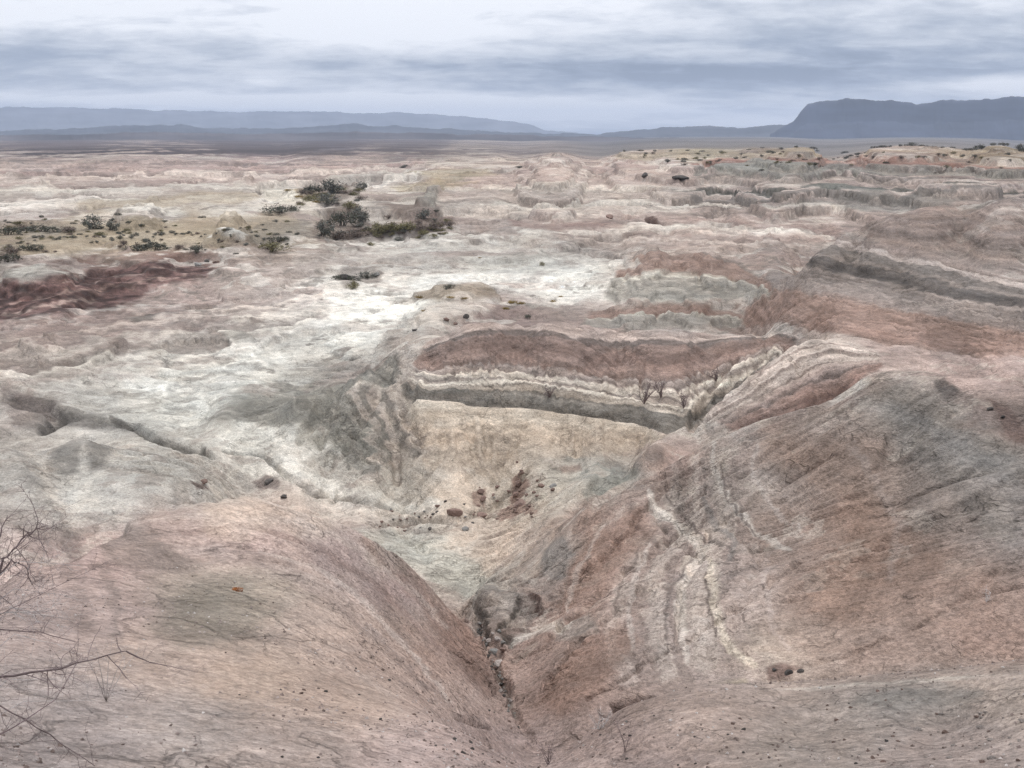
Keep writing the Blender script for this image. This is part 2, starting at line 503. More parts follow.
def feature_mask(kind, pts, soft=4, width=3, warp=5, rlim=None, rmax=1e9):
    """0..1 mask on the terrain grid of a patch ('poly') or a line ('line') traced on the ground"""
    hits = [hit(u, v, rmax) for u, v in pts]
    rs = [rr[k] for _, k in hits]
    r0, r1 = min(rs), max(rs)
    if rlim:
        r0, r1 = rlim
    else:
        r0, r1 = r0 * 0.86, r1 * 1.14
    us = [p[0] for p in pts]
    pad = soft + width + warp + 6
    a0, _ = ray(min(us) - pad, 400)
    a1, _ = ray(max(us) + pad, 400)
    j0, j1 = np.searchsorted(az, [min(float(a0) * 1.12, float(a0) * 0.88), max(float(a1) * 1.12, float(a1) * 0.88)])
    k0, k1 = np.searchsorted(rr, [r0, r1])
    sl_ = (slice(k0, k1 + 1), slice(j0, j1 + 1))
    px = PU[sl_] + WN1[sl_] * warp
    py = PV[sl_] + WN2[sl_] * warp * 0.6
    if kind == 'poly':
        d, _ = seg_dist(px, py, pts, True)
        ins = inside(px, py, pts)
        d = np.where(ins, -d, d)
        m = 1 - smooth(d, -soft, soft)
    else:
        d, tt = seg_dist(px, py, pts)
        taper = 0.35 + 0.65 * np.sqrt(np.clip(4 * tt * (1 - tt), 0, 1))
        m = 1 - smooth(d, width * taper * 0.4, width * taper + soft)
    # fade at the distance limits so nothing smears over hidden ground
    rs_ = R2[sl_]
    m = m * smooth(rs_, r0, r0 * 1.03) * (1 - smooth(rs_, r1 * 0.97, r1))
    return sl_, m.astype(np.float32)


# ------------------------------------------------------------------ carved gullies, ledges and humps: (kind, points, soft, width, warp, dz, rlim)
CARVE = [
    # steep gully with its cliff, below the near mounds
    ('line', [(528, 740), (519, 715), (510, 690), (498, 668)], 7, 1, 9, -0.08, (12, 20)),
    ('line', [(505, 684), (498, 672), (494, 650), (480, 620), (474, 598)], 9, 1.5, 12, -0.22, (14, 27)),
    ('poly', [(612, 704), (640, 697), (664, 701), (660, 716), (620, 720)], 4, 0, 2, -0.35, (10, 14)),
    ('poly', [(752, 671), (775, 664), (800, 668), (792, 680), (765, 682)], 3, 0, 3, -0.25, (10, 14)),
    ('line', [(455, 716), (475, 722), (490, 726)], 2, 2.5, 1, -0.22, (9, 13)),
    # rills of the right hill
    ('line', [(1024, 470), (900, 530), (790, 590), (700, 640), (620, 690)], 2, 0.8, 6, -0.03, (13, 26)),
    ('line', [(1010, 560), (930, 620), (850, 655), (790, 668)], 2, 0.8, 5, -0.03, (12, 20)),
    ('line', [(760, 490), (700, 540), (640, 590), (570, 650), (540, 690)], 3, 1.2, 8, -0.10, (14, 28)),
    ('line', [(700, 520), (640, 560), (590, 600), (545, 640)], 4, 1.5, 7, -0.14, (17, 28)),
    ('line', [(670, 480), (620, 540), (575, 580), (545, 600)], 4, 1.5, 7, -0.14, (20, 31)),
    ('line', [(800, 560), (720, 620), (650, 660), (590, 700)], 3, 1.2, 8, -0.10, (13, 24)),
    # ledge steps of the right hill
    ('line', [(700, 480), (722, 520), (760, 560), (742, 600), (725, 650)], 3, 1.5, 9, -0.04, (14, 28)),
    ('line', [(650, 505), (670, 540), (700, 556), (680, 590), (676, 640)], 3, 1.5, 4, -0.08, (14, 28)),
    ('line', [(630, 480), (600, 500), (575, 530)], 3, 3, 2, -0.2, (26, 32)),
    ('line', [(470, 596), (500, 600), (530, 598), (545, 604)], 3, 2, 10, 0.13, (20, 27)),
    ('line', [(478, 604), (486, 622), (484, 640)], 3, 2, 10, -0.13, (18, 27)),
    ('line', [(514, 604), (508, 622), (502, 642)], 3, 2, 12, -0.13, (18, 27)),
    # hollow at the top of the lobe
    ('poly', [(815, 385), (838, 375), (856, 384), (846, 400), (812, 402)], 8, 0, 4, -0.5, (36, 46)),
    ('line', [(690, 430), (700, 412), (735, 378), (770, 352), (792, 338)], 6, 1.5, 6, -0.4, (42, 60)),
    # cracks down the amphitheatre
    ('line', [(640, 376), (642, 392), (645, 404)], 2, 1, 1, -0.2, (45, 56)),
    ('line', [(560, 385), (556, 400)], 2, 1, 1, -0.12, (45, 56)),
    ('line', [(500, 382), (503, 400)], 2, 1, 1, -0.12, (45, 56)),
    ('line', [(735, 360), (720, 375), (690, 420)], 2, 2, 1, -0.3, (45, 60)),
    # dark ledge: hard lip with a step under it
    ('line', [(404, 374), (450, 378), (520, 386), (600, 396), (690, 413)], 2, 2, 4, 0.16, (45, 55)),
    ('line', [(404, 392), (450, 398), (520, 404), (580, 411), (640, 421), (680, 434)], 3, 2, 4, -0.22, (43, 52)),
    # floor gullies
    ('line', [(55, 425), (90, 412), (120, 425), (145, 432), (160, 440), (200, 447), (212, 455)], 3, 2, 3, -0.5, (40, 60)),
    ('line', [(0, 392), (20, 400), (45, 405), (60, 420), (40, 430)], 5, 5, 3, -0.6, (42, 64)),
    ('line', [(225, 450), (265, 455), (290, 478), (315, 492), (360, 500), (420, 512)], 2, 2, 4, -0.3, (34, 52)),
    ('line', [(375, 525), (420, 520), (455, 520), (500, 500), (520, 480), (528, 470)], 3, 2.5, 6, -0.3, (30, 46)),
    ('line', [(580, 251), (600, 256), (620, 259)], 1.5, 2, 1, -1.0, (105, 160)),
    ('line', [(495, 218), (520, 221)], 1.5, 2, 1, -0.8, (150, 240)),
    ('line', [(640, 222), (660, 226)], 1.5, 2, 1, -0.8, (140, 220)),
    ('line', [(740, 205), (760, 207)], 1.5, 1.5, 1, -0.8, (140, 280)),
    # low humps on the floor
    ('poly', [(405, 318), (430, 306), (470, 302), (500, 312), (480, 322), (420, 330)], 7, 0, 3, 0.45, (70, 100)),
    ('poly', [(415, 300), (440, 290), (480, 288), (500, 300), (460, 303)], 4, 0, 3, 0.6, (88, 120)),
    ('poly', [(205, 243), (225, 236), (255, 240), (250, 246)], 3, 0, 1, 1.0, (120, 170)),
    ('poly', [(100, 250), (118, 243), (133, 250), (130, 254)], 3, 0, 1, 0.8, (110, 160)),
    ('poly', [(415, 212), (428, 194), (442, 190), (436, 212)], 3, 0, 3, 1.1, (165, 260)),
    ('poly', [(340, 205), (400, 208), (438, 210), (430, 216), (360, 216)], 3, 0, 2, 1.0, (160, 250)),
    ('poly', [(636, 180), (642, 176), (655, 178), (660, 182)], 2, 0, 1, 1.5, (240, 420)),
    # scarps on the right background
    ('poly', [(700, 178), (725, 163), (800, 165), (830, 176), (760, 184)], 5, 0, 6, 1.6, (240, 340)),
    ('poly', [(770, 200), (820, 190), (900, 196), (880, 208), (790, 212)], 5, 0, 6, 1.4, (150, 250)),
    ('poly', [(900, 200), (950, 188), (1000, 194), (990, 208), (920, 208)], 5, 0, 6, 1.6, (140, 230)),
    ('poly', [(560, 230), (600, 225), (660, 230), (640, 238), (580, 238)], 4, 0, 5, 0.5, (130, 180)),
    ('poly', [(810, 238), (830, 224), (850, 226), (860, 238)], 4, 0, 3, 1.0, (110, 150)),
    # left middle mounds
    ('poly', [(0, 292), (10, 268), (40, 264), (75, 276), (70, 292)], 5, 0, 4, 0.8, (80, 125)),
    ('poly', [(150, 330), (200, 318), (260, 322), (230, 338), (170, 342)], 6, 0, 6, 0.4, (70, 100)),
    ('poly', [(20, 350), (60, 335), (130, 345), (110, 362), (40, 368)], 6, 0, 6, 0.5, (60, 90)),
    # ribbed nose of the amphitheatre
    ('line', [(352, 362), (330, 400), (300, 440)], 5, 5, 4, -0.35, (46, 60)),
    ('line', [(395, 360), (372, 400), (345, 450)], 5, 4, 4, -0.35, (45, 60)),
    ('line', [(375, 362), (352, 400), (325, 455)], 5, 5, 4, 0.30, (45, 60)),
    ('line', [(412, 385), (405, 410), (420, 440)], 5, 4, 4, -0.30, (44, 55)),
    # narrow hollow left of the near mound crest
    ('poly', [(40, 560), (70, 535), (120, 522), (128, 528), (90, 545), (60, 572)], 5, 0, 2, -0.25, (12, 20)),
    # grey facet
    ('poly', [(608, 462), (625, 455), (640, 470), (600, 492), (590, 485)], 4, 0, 2, -0.25, (32, 40)),
]
DZ = np.zeros_like(Z)
for kind, pts, soft, width, warp, dzv, rlim in CARVE:
    s_, m_ = feature_mask(kind, pts, soft, width, warp, rlim)
    DZ[s_] += m_ * dzv
Z = Z + DZ

# bedded slopes: the ground between an upper and a lower traced bed line, t = 0..1 from one to the other
def stack_field(A, B, warp, rlim, wt, seed):
    poly = A + B[::-1]
    hits = [hit(u, v) for u, v in poly]
    a0, _ = ray(min(p_[0] for p_ in poly) - 30, 400)
    a1, _ = ray(max(p_[0] for p_ in poly) + 30, 400)
    j0, j1 = np.searchsorted(az, [min(float(a0) * 1.12, float(a0) * 0.88), max(float(a1) * 1.12, float(a1) * 0.88)])
    k0, k1 = np.searchsorted(rr, rlim)
    s_ = (slice(k0, k1 + 1), slice(j0, j1 + 1))
    px = PU[s_] + WN1[s_] * warp
    py = PV[s_] + WN2[s_] * warp * 0.6
    dA, ta = seg_dist(px, py, A)
    dB, tb = seg_dist(px, py, B)
    t = dA / (dA + dB + 1e-6) + wt * WN1[s_] * 0.5 + wt * vnoise(PU[s_] / 60 + seed, PV[s_] / 30, seed)
    d, _ = seg_dist(px, py, poly, True)
    ins = inside(px, py, poly)
    d = np.where(ins, -d, d)
    m = (1 - smooth(d, -4, 1.5))
    rs_ = R2[s_]
    m = m * smooth(rs_, rlim[0], rlim[0] * 1.03) * (1 - smooth(rs_, rlim[1] * 0.97, rlim[1]))
    return s_, t.astype(np.float32), (ta * 0.5 + tb * 0.5).astype(np.float32), m.astype(np.float32)


# A, B, pixel warp, distance limits, t warp, seed, strength, fine layer frequency, fine contrast, layer relief, flute relief, flutes, colour stops
STACKS = [
    ([(425, 340), (445, 331), (470, 323), (500, 320), (560, 324), (640, 330), (710, 334), (770, 332), (806, 332)],
     [(398, 388), (425, 397), (470, 402), (520, 407), (580, 414), (640, 425), (690, 438), (720, 405), (778, 356)], 3, (43.5, 66), 0.02, 3, 0.90, 34, 0.22, 0.06, 0.07, 95,
     [(0, (184, 164, 154)), (.10, (184, 164, 154)), (.115, (126, 112, 106)), (.16, (126, 112, 106)), (.175, (152, 128, 118)), (.3, (144, 118, 108)), (.49, (150, 126, 116)), (.51, (164, 148, 140)), (.585, (150, 134, 126)), (.60, (208, 194, 180)),
      (.655, (208, 194, 180)), (.67, (140, 128, 120)), (.72, (160, 146, 136)), (.735, (204, 192, 178)), (.77, (200, 188, 174)), (.775, (138, 128, 118)), (.79, (186, 172, 158)), (.81, (180, 166, 152)), (.82, (112, 107, 101)), (.85, (132, 126, 119)), (.90, (118, 112, 105)), (.93, (138, 131, 123)), (.97, (114, 108, 101)), (1, (150, 140, 126))]),
    ([(404, 396), (450, 402), (520, 407), (580, 414), (640, 425), (672, 436)], [(425, 470), (470, 466), (520, 462), (580, 457), (640, 447), (668, 440)], 4, (41, 51), 0.03, 4, 0.85, 16, 0.07, 0.05, 0.10, 34,
     [(0, (190, 176, 160)), (.15, (196, 180, 162)), (.5, (188, 170, 152)), (.56, (178, 160, 142)), (.62, (190, 172, 154)), (1, (182, 166, 150))]),
    ([(398, 348), (412, 372), (404, 400), (420, 430), (428, 456)], [(312, 380), (318, 405), (330, 440), (350, 476)], 16, (43, 59), 0.08, 5, 0.6, 22, 0.16, 0.16, 0.0, 10,
     [(0, (178, 162, 150)), (.12, (196, 182, 170)), (.16, (120, 112, 106)), (.24, (132, 124, 116)), (.26, (188, 174, 162)), (.38, (176, 160, 150)), (.40, (118, 112, 106)), (.47, (128, 122, 114)), (.5, (180, 166, 156)), (.6, (172, 160, 150)), (.62, (124, 120, 112)), (1, (146, 142, 134))]),
    ([(686, 424), (710, 405), (740, 383), (765, 363), (797, 342), (830, 337), (880, 352)], [(700, 442), (735, 436), (775, 424), (812, 408), (852, 388), (884, 368)], 4, (38.5, 53), 0.03, 6, 0.9, 30, 0.2, 0.10, 0.04, 40,
     [(0, (206, 192, 182)), (.10, (196, 180, 170)), (.12, (140, 124, 116)), (.15, (190, 174, 164)), (.25, (194, 178, 168)), (.27, (138, 122, 114)), (.30, (190, 174, 164)), (.42, (186, 170, 160)), (.44, (134, 118, 110)), (.48, (176, 158, 148)), (.58, (164, 144, 136)), (.62, (130, 114, 108)), (.70, (152, 126, 116)), (.9, (140, 112, 102)), (1, (110, 86, 78))]),
    ([(790, 224), (850, 234), (920, 252), (1024, 278), (1080, 290)], [(735, 328), (770, 322), (830, 334), (900, 347), (960, 356), (1080, 374)], 6, (47, 104), 0.025, 7, 0.9, 40, 0.2, 0.14, 0.07, 60,
     [(0, (160, 142, 134)), (.05, (152, 136, 128)), (.06, (192, 176, 168)), (.11, (186, 170, 162)), (.12, (132, 122, 116)), (.2, (140, 130, 124)), (.23, (160, 146, 138)), (.26, (104, 97, 94)), (.36, (110, 102, 98)), (.38, (160, 146, 138)), (.42, (138, 126, 120)), (.5, (148, 136, 130)), (.6, (146, 132, 126)), (.66, (152, 126, 114)), (.95, (148, 120, 108)), (1, (168, 148, 138))]),
    ([(815, 252), (850, 229), (880, 220), (920, 212), (960, 206), (1010, 205), (1075, 204)], [(790, 226), (850, 236), (920, 254), (1024, 280), (1080, 292)][1:], 6, (60, 106), 0.03, 17, 0.6, 20, 0.16, 0.12, 0.06, 50,
     [(0, (172, 154, 146)), (.2, (158, 140, 132)), (.5, (164, 146, 138)), (.55, (138, 124, 118)), (.62, (160, 144, 136)), (1, (156, 140, 132))]),
    ([(640, 470), (605, 510), (572, 560), (548, 620), (556, 700)], [(775, 424), (742, 478), (764, 540), (732, 600), (764, 664)], 8, (13.5, 31), 0.05, 8, 0.42, 34, 0.20, 0.035, 0.0, 10,
     [(0, (154, 132, 122)), (.2, (152, 126, 114)), (.27, (162, 142, 134)), (.31, (192, 178, 170)), (.36, (180, 166, 158)), (.38, (134, 120, 114)), (.46, (160, 142, 134)), (.5, (200, 188, 178)), (.57, (196, 182, 172)), (.59, (142, 128, 122)), (.66, (168, 150, 142)), (.72, (202, 188, 176)), (.82, (190, 174, 162)), (.84, (156, 138, 130)), (1, (170, 150, 140))]),
    ([(620, 262), (652, 249), (700, 251), (740, 262), (772, 283)], [(602, 300), (660, 304), (715, 303), (772, 296)], 3, (82, 122), 0.03, 9, 0.9, 14, 0.12, 0.15, 0.15, 24,
     [(0, (120, 106, 98)), (.06, (122, 108, 100)), (.08, (152, 126, 114)), (.38, (148, 122, 110)), (.4, (170, 156, 144)), (.48, (196, 190, 178)), (.52, (156, 150, 141)), (.93, (150, 145, 137)), (1, (176, 172, 162))]),
    ([(590, 312), (640, 302), (700, 303), (745, 308)], [(578, 330), (650, 331), (745, 324)], 3, (72, 96), 0.04, 10, 0.85, 10, 0.12, 0.12, 0.1, 20,
     [(0, (170, 156, 144)), (.12, (152, 126, 114)), (.4, (150, 122, 110)), (.45, (190, 184, 172)), (.55, (154, 148, 140)), (1, (156, 150, 143))]),
    ([(690, 164), (724, 157), (790, 156), (900, 160), (1060, 166)], [(690, 184), (760, 185), (830, 184), (900, 186), (1060, 188)], 7, (185, 440), 0.04, 11, 0.95, 14, 0.28, 0.8, 0.35, 22,
     [(0, (162, 138, 124)), (.14, (150, 112, 98)), (.22, (150, 118, 106)), (.24, (166, 150, 142)), (.36, (126, 118, 112)), (.62, (134, 128, 120)), (.66, (172, 154, 146)), (.8, (128, 118, 112)), (1, (166, 150, 140))]),
    ([(680, 187), (780, 188), (900, 188), (1060, 190)], [(660, 218), (800, 216), (880, 222), (1060, 206)], 7, (120, 290), 0.04, 12, 0.95, 20, 0.28, 0.7, 0.25, 22,
     [(0, (180, 164, 154)), (.10, (172, 154, 146)), (.12, (112, 108, 102)), (.26, (118, 114, 108)), (.28, (178, 164, 156)), (.42, (162, 144, 136)), (.44, (120, 112, 108)), (.54, (132, 122, 116)), (.56, (176, 160, 152)), (.7, (126, 114, 108)), (.82, (158, 142, 134)), (1, (152, 136, 128))]),
    ([(440, 178), (560, 174), (700, 180)], [(440, 218), (560, 216), (690, 216)], 8, (150, 420), 0.05, 13, 0.65, 18, 0.3, 0.5, 0.2, 20,
     [(0, (172, 152, 142)), (.2, (150, 130, 122)), (.3, (190, 178, 166)), (.45, (148, 134, 126)), (.55, (182, 166, 156)), (.7, (142, 128, 120)), (.78, (202, 192, 182)), (1, (176, 160, 150))]),
    ([(560, 218), (700, 216), (850, 222)], [(560, 250), (660, 246), (820, 254)], 8, (95, 200), 0.05, 14, 0.65, 16, 0.3, 0.3, 0.1, 20,
     [(0, (196, 180, 170)), (.2, (150, 126, 118)), (.36, (156, 134, 126)), (.4, (204, 194, 184)), (.6, (182, 162, 152)), (.7, (146, 126, 118)), (.8, (192, 176, 166)), (1, (176, 156, 146))]),
    ([(-40, 160), (200, 157), (430, 160)], [(-40, 222), (150, 208), (280, 206), (420, 180)], 9, (170, 620), 0.06, 15, 0.7, 20, 0.32, 0.5, 0.2, 20,
     [(0, (140, 122, 116)), (.1, (176, 156, 148)), (.25, (146, 124, 118)), (.35, (182, 166, 156)), (.5, (154, 134, 126)), (.6, (196, 188, 178)), (.75, (160, 146, 138)), (.85, (204, 198, 190)), (1, (170, 158, 150))]),
    ([(-40, 330), (100, 312), (220, 296), (330, 285)], [(-40, 400), (100, 385), (200, 366), (330, 330)], 14, (58, 118), 0.10, 16, 0.6, 16, 0.34, 0.12, 0.0, 20,
     [(0, (168, 148, 140)), (.15, (132, 114, 108)), (.25, (180, 164, 154)), (.4, (140, 122, 116)), (.5, (198, 188, 178)), (.65, (150, 134, 126)), (.75, (202, 194, 184)), (.9, (168, 154, 146)), (1, (200, 194, 186))]),
]
STK = []
for A_, B_, warp, rlim, wt, seed, stren, fF, fC, lay, flu, nfl, stops in STACKS:
    s_, t_, al_, m_ = stack_field(A_, B_, warp, rlim, wt, seed)
    l1 = vnoise(t_ * fF, t_ * 0 + 0.3, seed) * 0.6 + vnoise(t_ * fF * 2.3, al_ * 6, seed + 50) * 0.4
    fl_ = 1 - 2 * np.abs(vnoise(al_ * nfl, t_ * 1.5, seed + 70))
    Z[s_] += m_ * (lay * l1 - flu * fl_ * np.clip(4 * t_ * (1 - t_), 0, 1))
    STK.append((s_, t_, al_, m_ * stren, l1, fC, stops))

# strata steps: harder beds stand out on the slopes
strat = Z * 1.0 + XX * 0.012 + 0.25 * fbm(XX / 14, YY / 14, 11, 3)


def bed(s, seed):
    return vnoise(s, np.zeros_like(s) + 0.37, seed)


nearw = smooth(R2, 16, 26) * (1 - smooth(R2, 160, 260))
Z = Z + nearw * (0.055 * bed(strat * 5.0, 21) + 0.03 * bed(strat * 13.0, 22)) * smooth(R2, 30, 44)
farw = smooth(R2, 110, 160) * (1 - smooth(R2, 700, 1400))
Z = Z + farw * 0.32 * bed(strat * 1.6, 23)

# multi scale relief, each octave only where the grid can carry it; smooth slopes of the big hills keep their shape
calm = smooth(PU, 360, 440) * (1 - smooth(R2, 66, 74)) + smooth(PU, 700, 800) * smooth(R2, 60, 66) * (1 - smooth(R2, 104, 116))
calm = np.clip(calm, 0, 1)
flatter = 1 - 0.55 * smooth(PU, 540, 720) * smooth(R2, 100, 140)
for lam, amp, rA, rB in [(90, 1.3, 220, 420), (48, 1.2, 150, 300), (24, 1.0, 100, 190), (12, 0.60, 70, 130), (6, 0.32, 52, 90), (3, 0.16, 44, 75),
                         (1.5, 0.050, 20, 50), (0.75, 0.022, 10, 26), (0.38, 0.007, 0.5, 1), (0.18, 0.003, 0.5, 1), (0.09, 0.0012, 0.5, 1)]:
    rmaxl = lam / 0.0035
    k0 = np.searchsorted(rr, rA)
    k1 = np.searchsorted(rr, rmaxl * 1.3)
    s_ = slice(k0, k1)
    x, y = XX[s_], YY[s_]
    wx = x + lam * 0.35 * vnoise(x / lam * 0.7, y / lam * 0.7, 91)
    wy = y + lam * 0.35 * vnoise(x / lam * 0.7, y / lam * 0.7, 92)
    n = vnoise(wx / lam, wy / lam, 33 + int(lam * 10))
    n = 0.55 - 1.25 * np.abs(n) + 0.25 * n if lam >= 3 else n
    wgt = smooth(R2[s_], rA, rB) * (1 - smooth(R2[s_], rmaxl * 0.7, rmaxl * 1.3))
    if lam >= 3:
        wgt = wgt * (1 - 0.92 * calm[s_])
    if lam >= 12:
        wgt = wgt * flatter[s_]
    Z[s_] += amp * wgt * n * (1 - 0.85 * smooth(R2[s_], 700, 1600))
# benches: level beds weather into steps
for per, r_a, r_b, r_c, r_d, kk in [(1.9, 120, 170, 480, 700, 0.75), (0.7, 60, 80, 170, 230, 0.55)]:
    q = (Z + XX * 0.006 + 0.5 * fbm(XX / 40, YY / 40, 13, 3)) / per
    fr_ = q - np.floor(q)
    stepd = smooth(fr_, 0.30, 0.62) - fr_
    Z += (per * stepd * kk * smooth(R2, r_a, r_b) * (1 - smooth(R2, r_c, r_d)) * (1 - 0.8 * calm)).astype(np.float32)

# ------------------------------------------------------------------ water flow: rills and gullies
FD = 0.0026
fa = np.arange(-AZM, AZM + 1e-6, FD)
fl = np.arange(math.log(4.0), math.log(420), FD)
ja = np.interp(fa, az, np.arange(NA))
jl = np.interp(fl, lr, np.arange(NR))


def sample(G, rows, cols):
    r0 = np.minimum(rows.astype(int), G.shape[0] - 2)
    c0 = np.minimum(cols.astype(int), G.shape[1] - 2)
    fr = (rows - r0)[:, None]
    fc = (cols - c0)[None, :]
    a = G[np.ix_(r0, c0)]; b = G[np.ix_(r0, c0 + 1)]; c = G[np.ix_(r0 + 1, c0)]; d = G[np.ix_(r0 + 1, c0 + 1)]
    return (a * (1 - fc) + b * fc) * (1 - fr) + (c * (1 - fc) + d * fc) * fr


rng = np.random.default_rng(5)
carve_total = np.zeros((len(fl), len(fa)), np.float32)
FR = np.exp(fl)[:, None] * np.ones((1, len(fa)))
flow_show = None
for it in range(2):
    H = sample(Z, jl, ja) + carve_total + rng.normal(0, 0.0035, FR.shape) * FR * FD * 3
    nR, nA = H.shape
    cell = FR * FD
    best = np.full(H.shape, -1e9)
    tgt = np.full(H.shape, -1, np.int64)
    idx = np.arange(nR * nA).reshape(nR, nA)
    for di in (-1, 0, 1):
        for dj in (-1, 0, 1):
            if di == 0 and dj == 0:
                continue
            a0, a1 = max(0, -di), nR - max(0, di)
            b0, b1 = max(0, -dj), nA - max(0, dj)
            src = (slice(a0, a1), slice(b0, b1))
            dst = (slice(a0 + di, a1 + di), slice(b0 + dj, b1 + dj))
            sl2 = (H[src] - H[dst]) / (cell[src] * math.hypot(di, dj))
            m = sl2 > best[src]
            bs = best[src]; bs[m] = sl2[m]; best[src] = bs
            ts = tgt[src]; ts[m] = idx[dst][m]; tgt[src] = ts
    tgt[best <= 0] = -1
    order = np.argsort(-H, axis=None).tolist()
    acc = (cell ** 2).ravel().tolist()
    tl = tgt.ravel().tolist()
    for i in order:
        t = tl[i]
        if t >= 0:
            acc[t] += acc[i]
    acc = np.array(acc).reshape(nR, nA)
    rel = acc / cell ** 2
    slope = np.clip(best, 0, 1.2)
    lg = np.clip(np.log(rel) / math.log(4000), 0, 1)
    depth = cell * (0.9 * smooth(lg, 0.12, 0.8)) * (0.35 + 1.6 * smooth(slope, 0.05, 0.5))
    d = blur(blur(depth, 1, 0), 1, 1) * 2.2 + blur2(depth * smooth(lg, 0.5, 1.0), 2) * 1.6
    carve_total = carve_total - d.astype(np.float32)
    flow_show = lg
back_r = np.clip(np.interp(lr, fl, np.arange(nR)), 0, nR - 1)
back_a = np.clip(np.interp(az, fa, np.arange(nA)), 0, nA - 1)
CT = sample(carve_total, back_r, back_a)
FL = sample(blur(blur(flow_show, 1, 0), 1, 1), back_r, back_a)
fade = smooth(R2, 4.0, 5.5) * (1 - smooth(R2, 330, 420)) * (1 - smooth(np.abs(A2), AZM - 0.04, AZM - 0.01))
CT = CT * (0.12 + 0.88 * smooth(R2, 9, 22))
Z = Z + CT * fade

# ------------------------------------------------------------------ colours of the beds (albedo)
ALB = 0.88


def al(c):
    return (sl(c) * ALB).astype(np.float32)


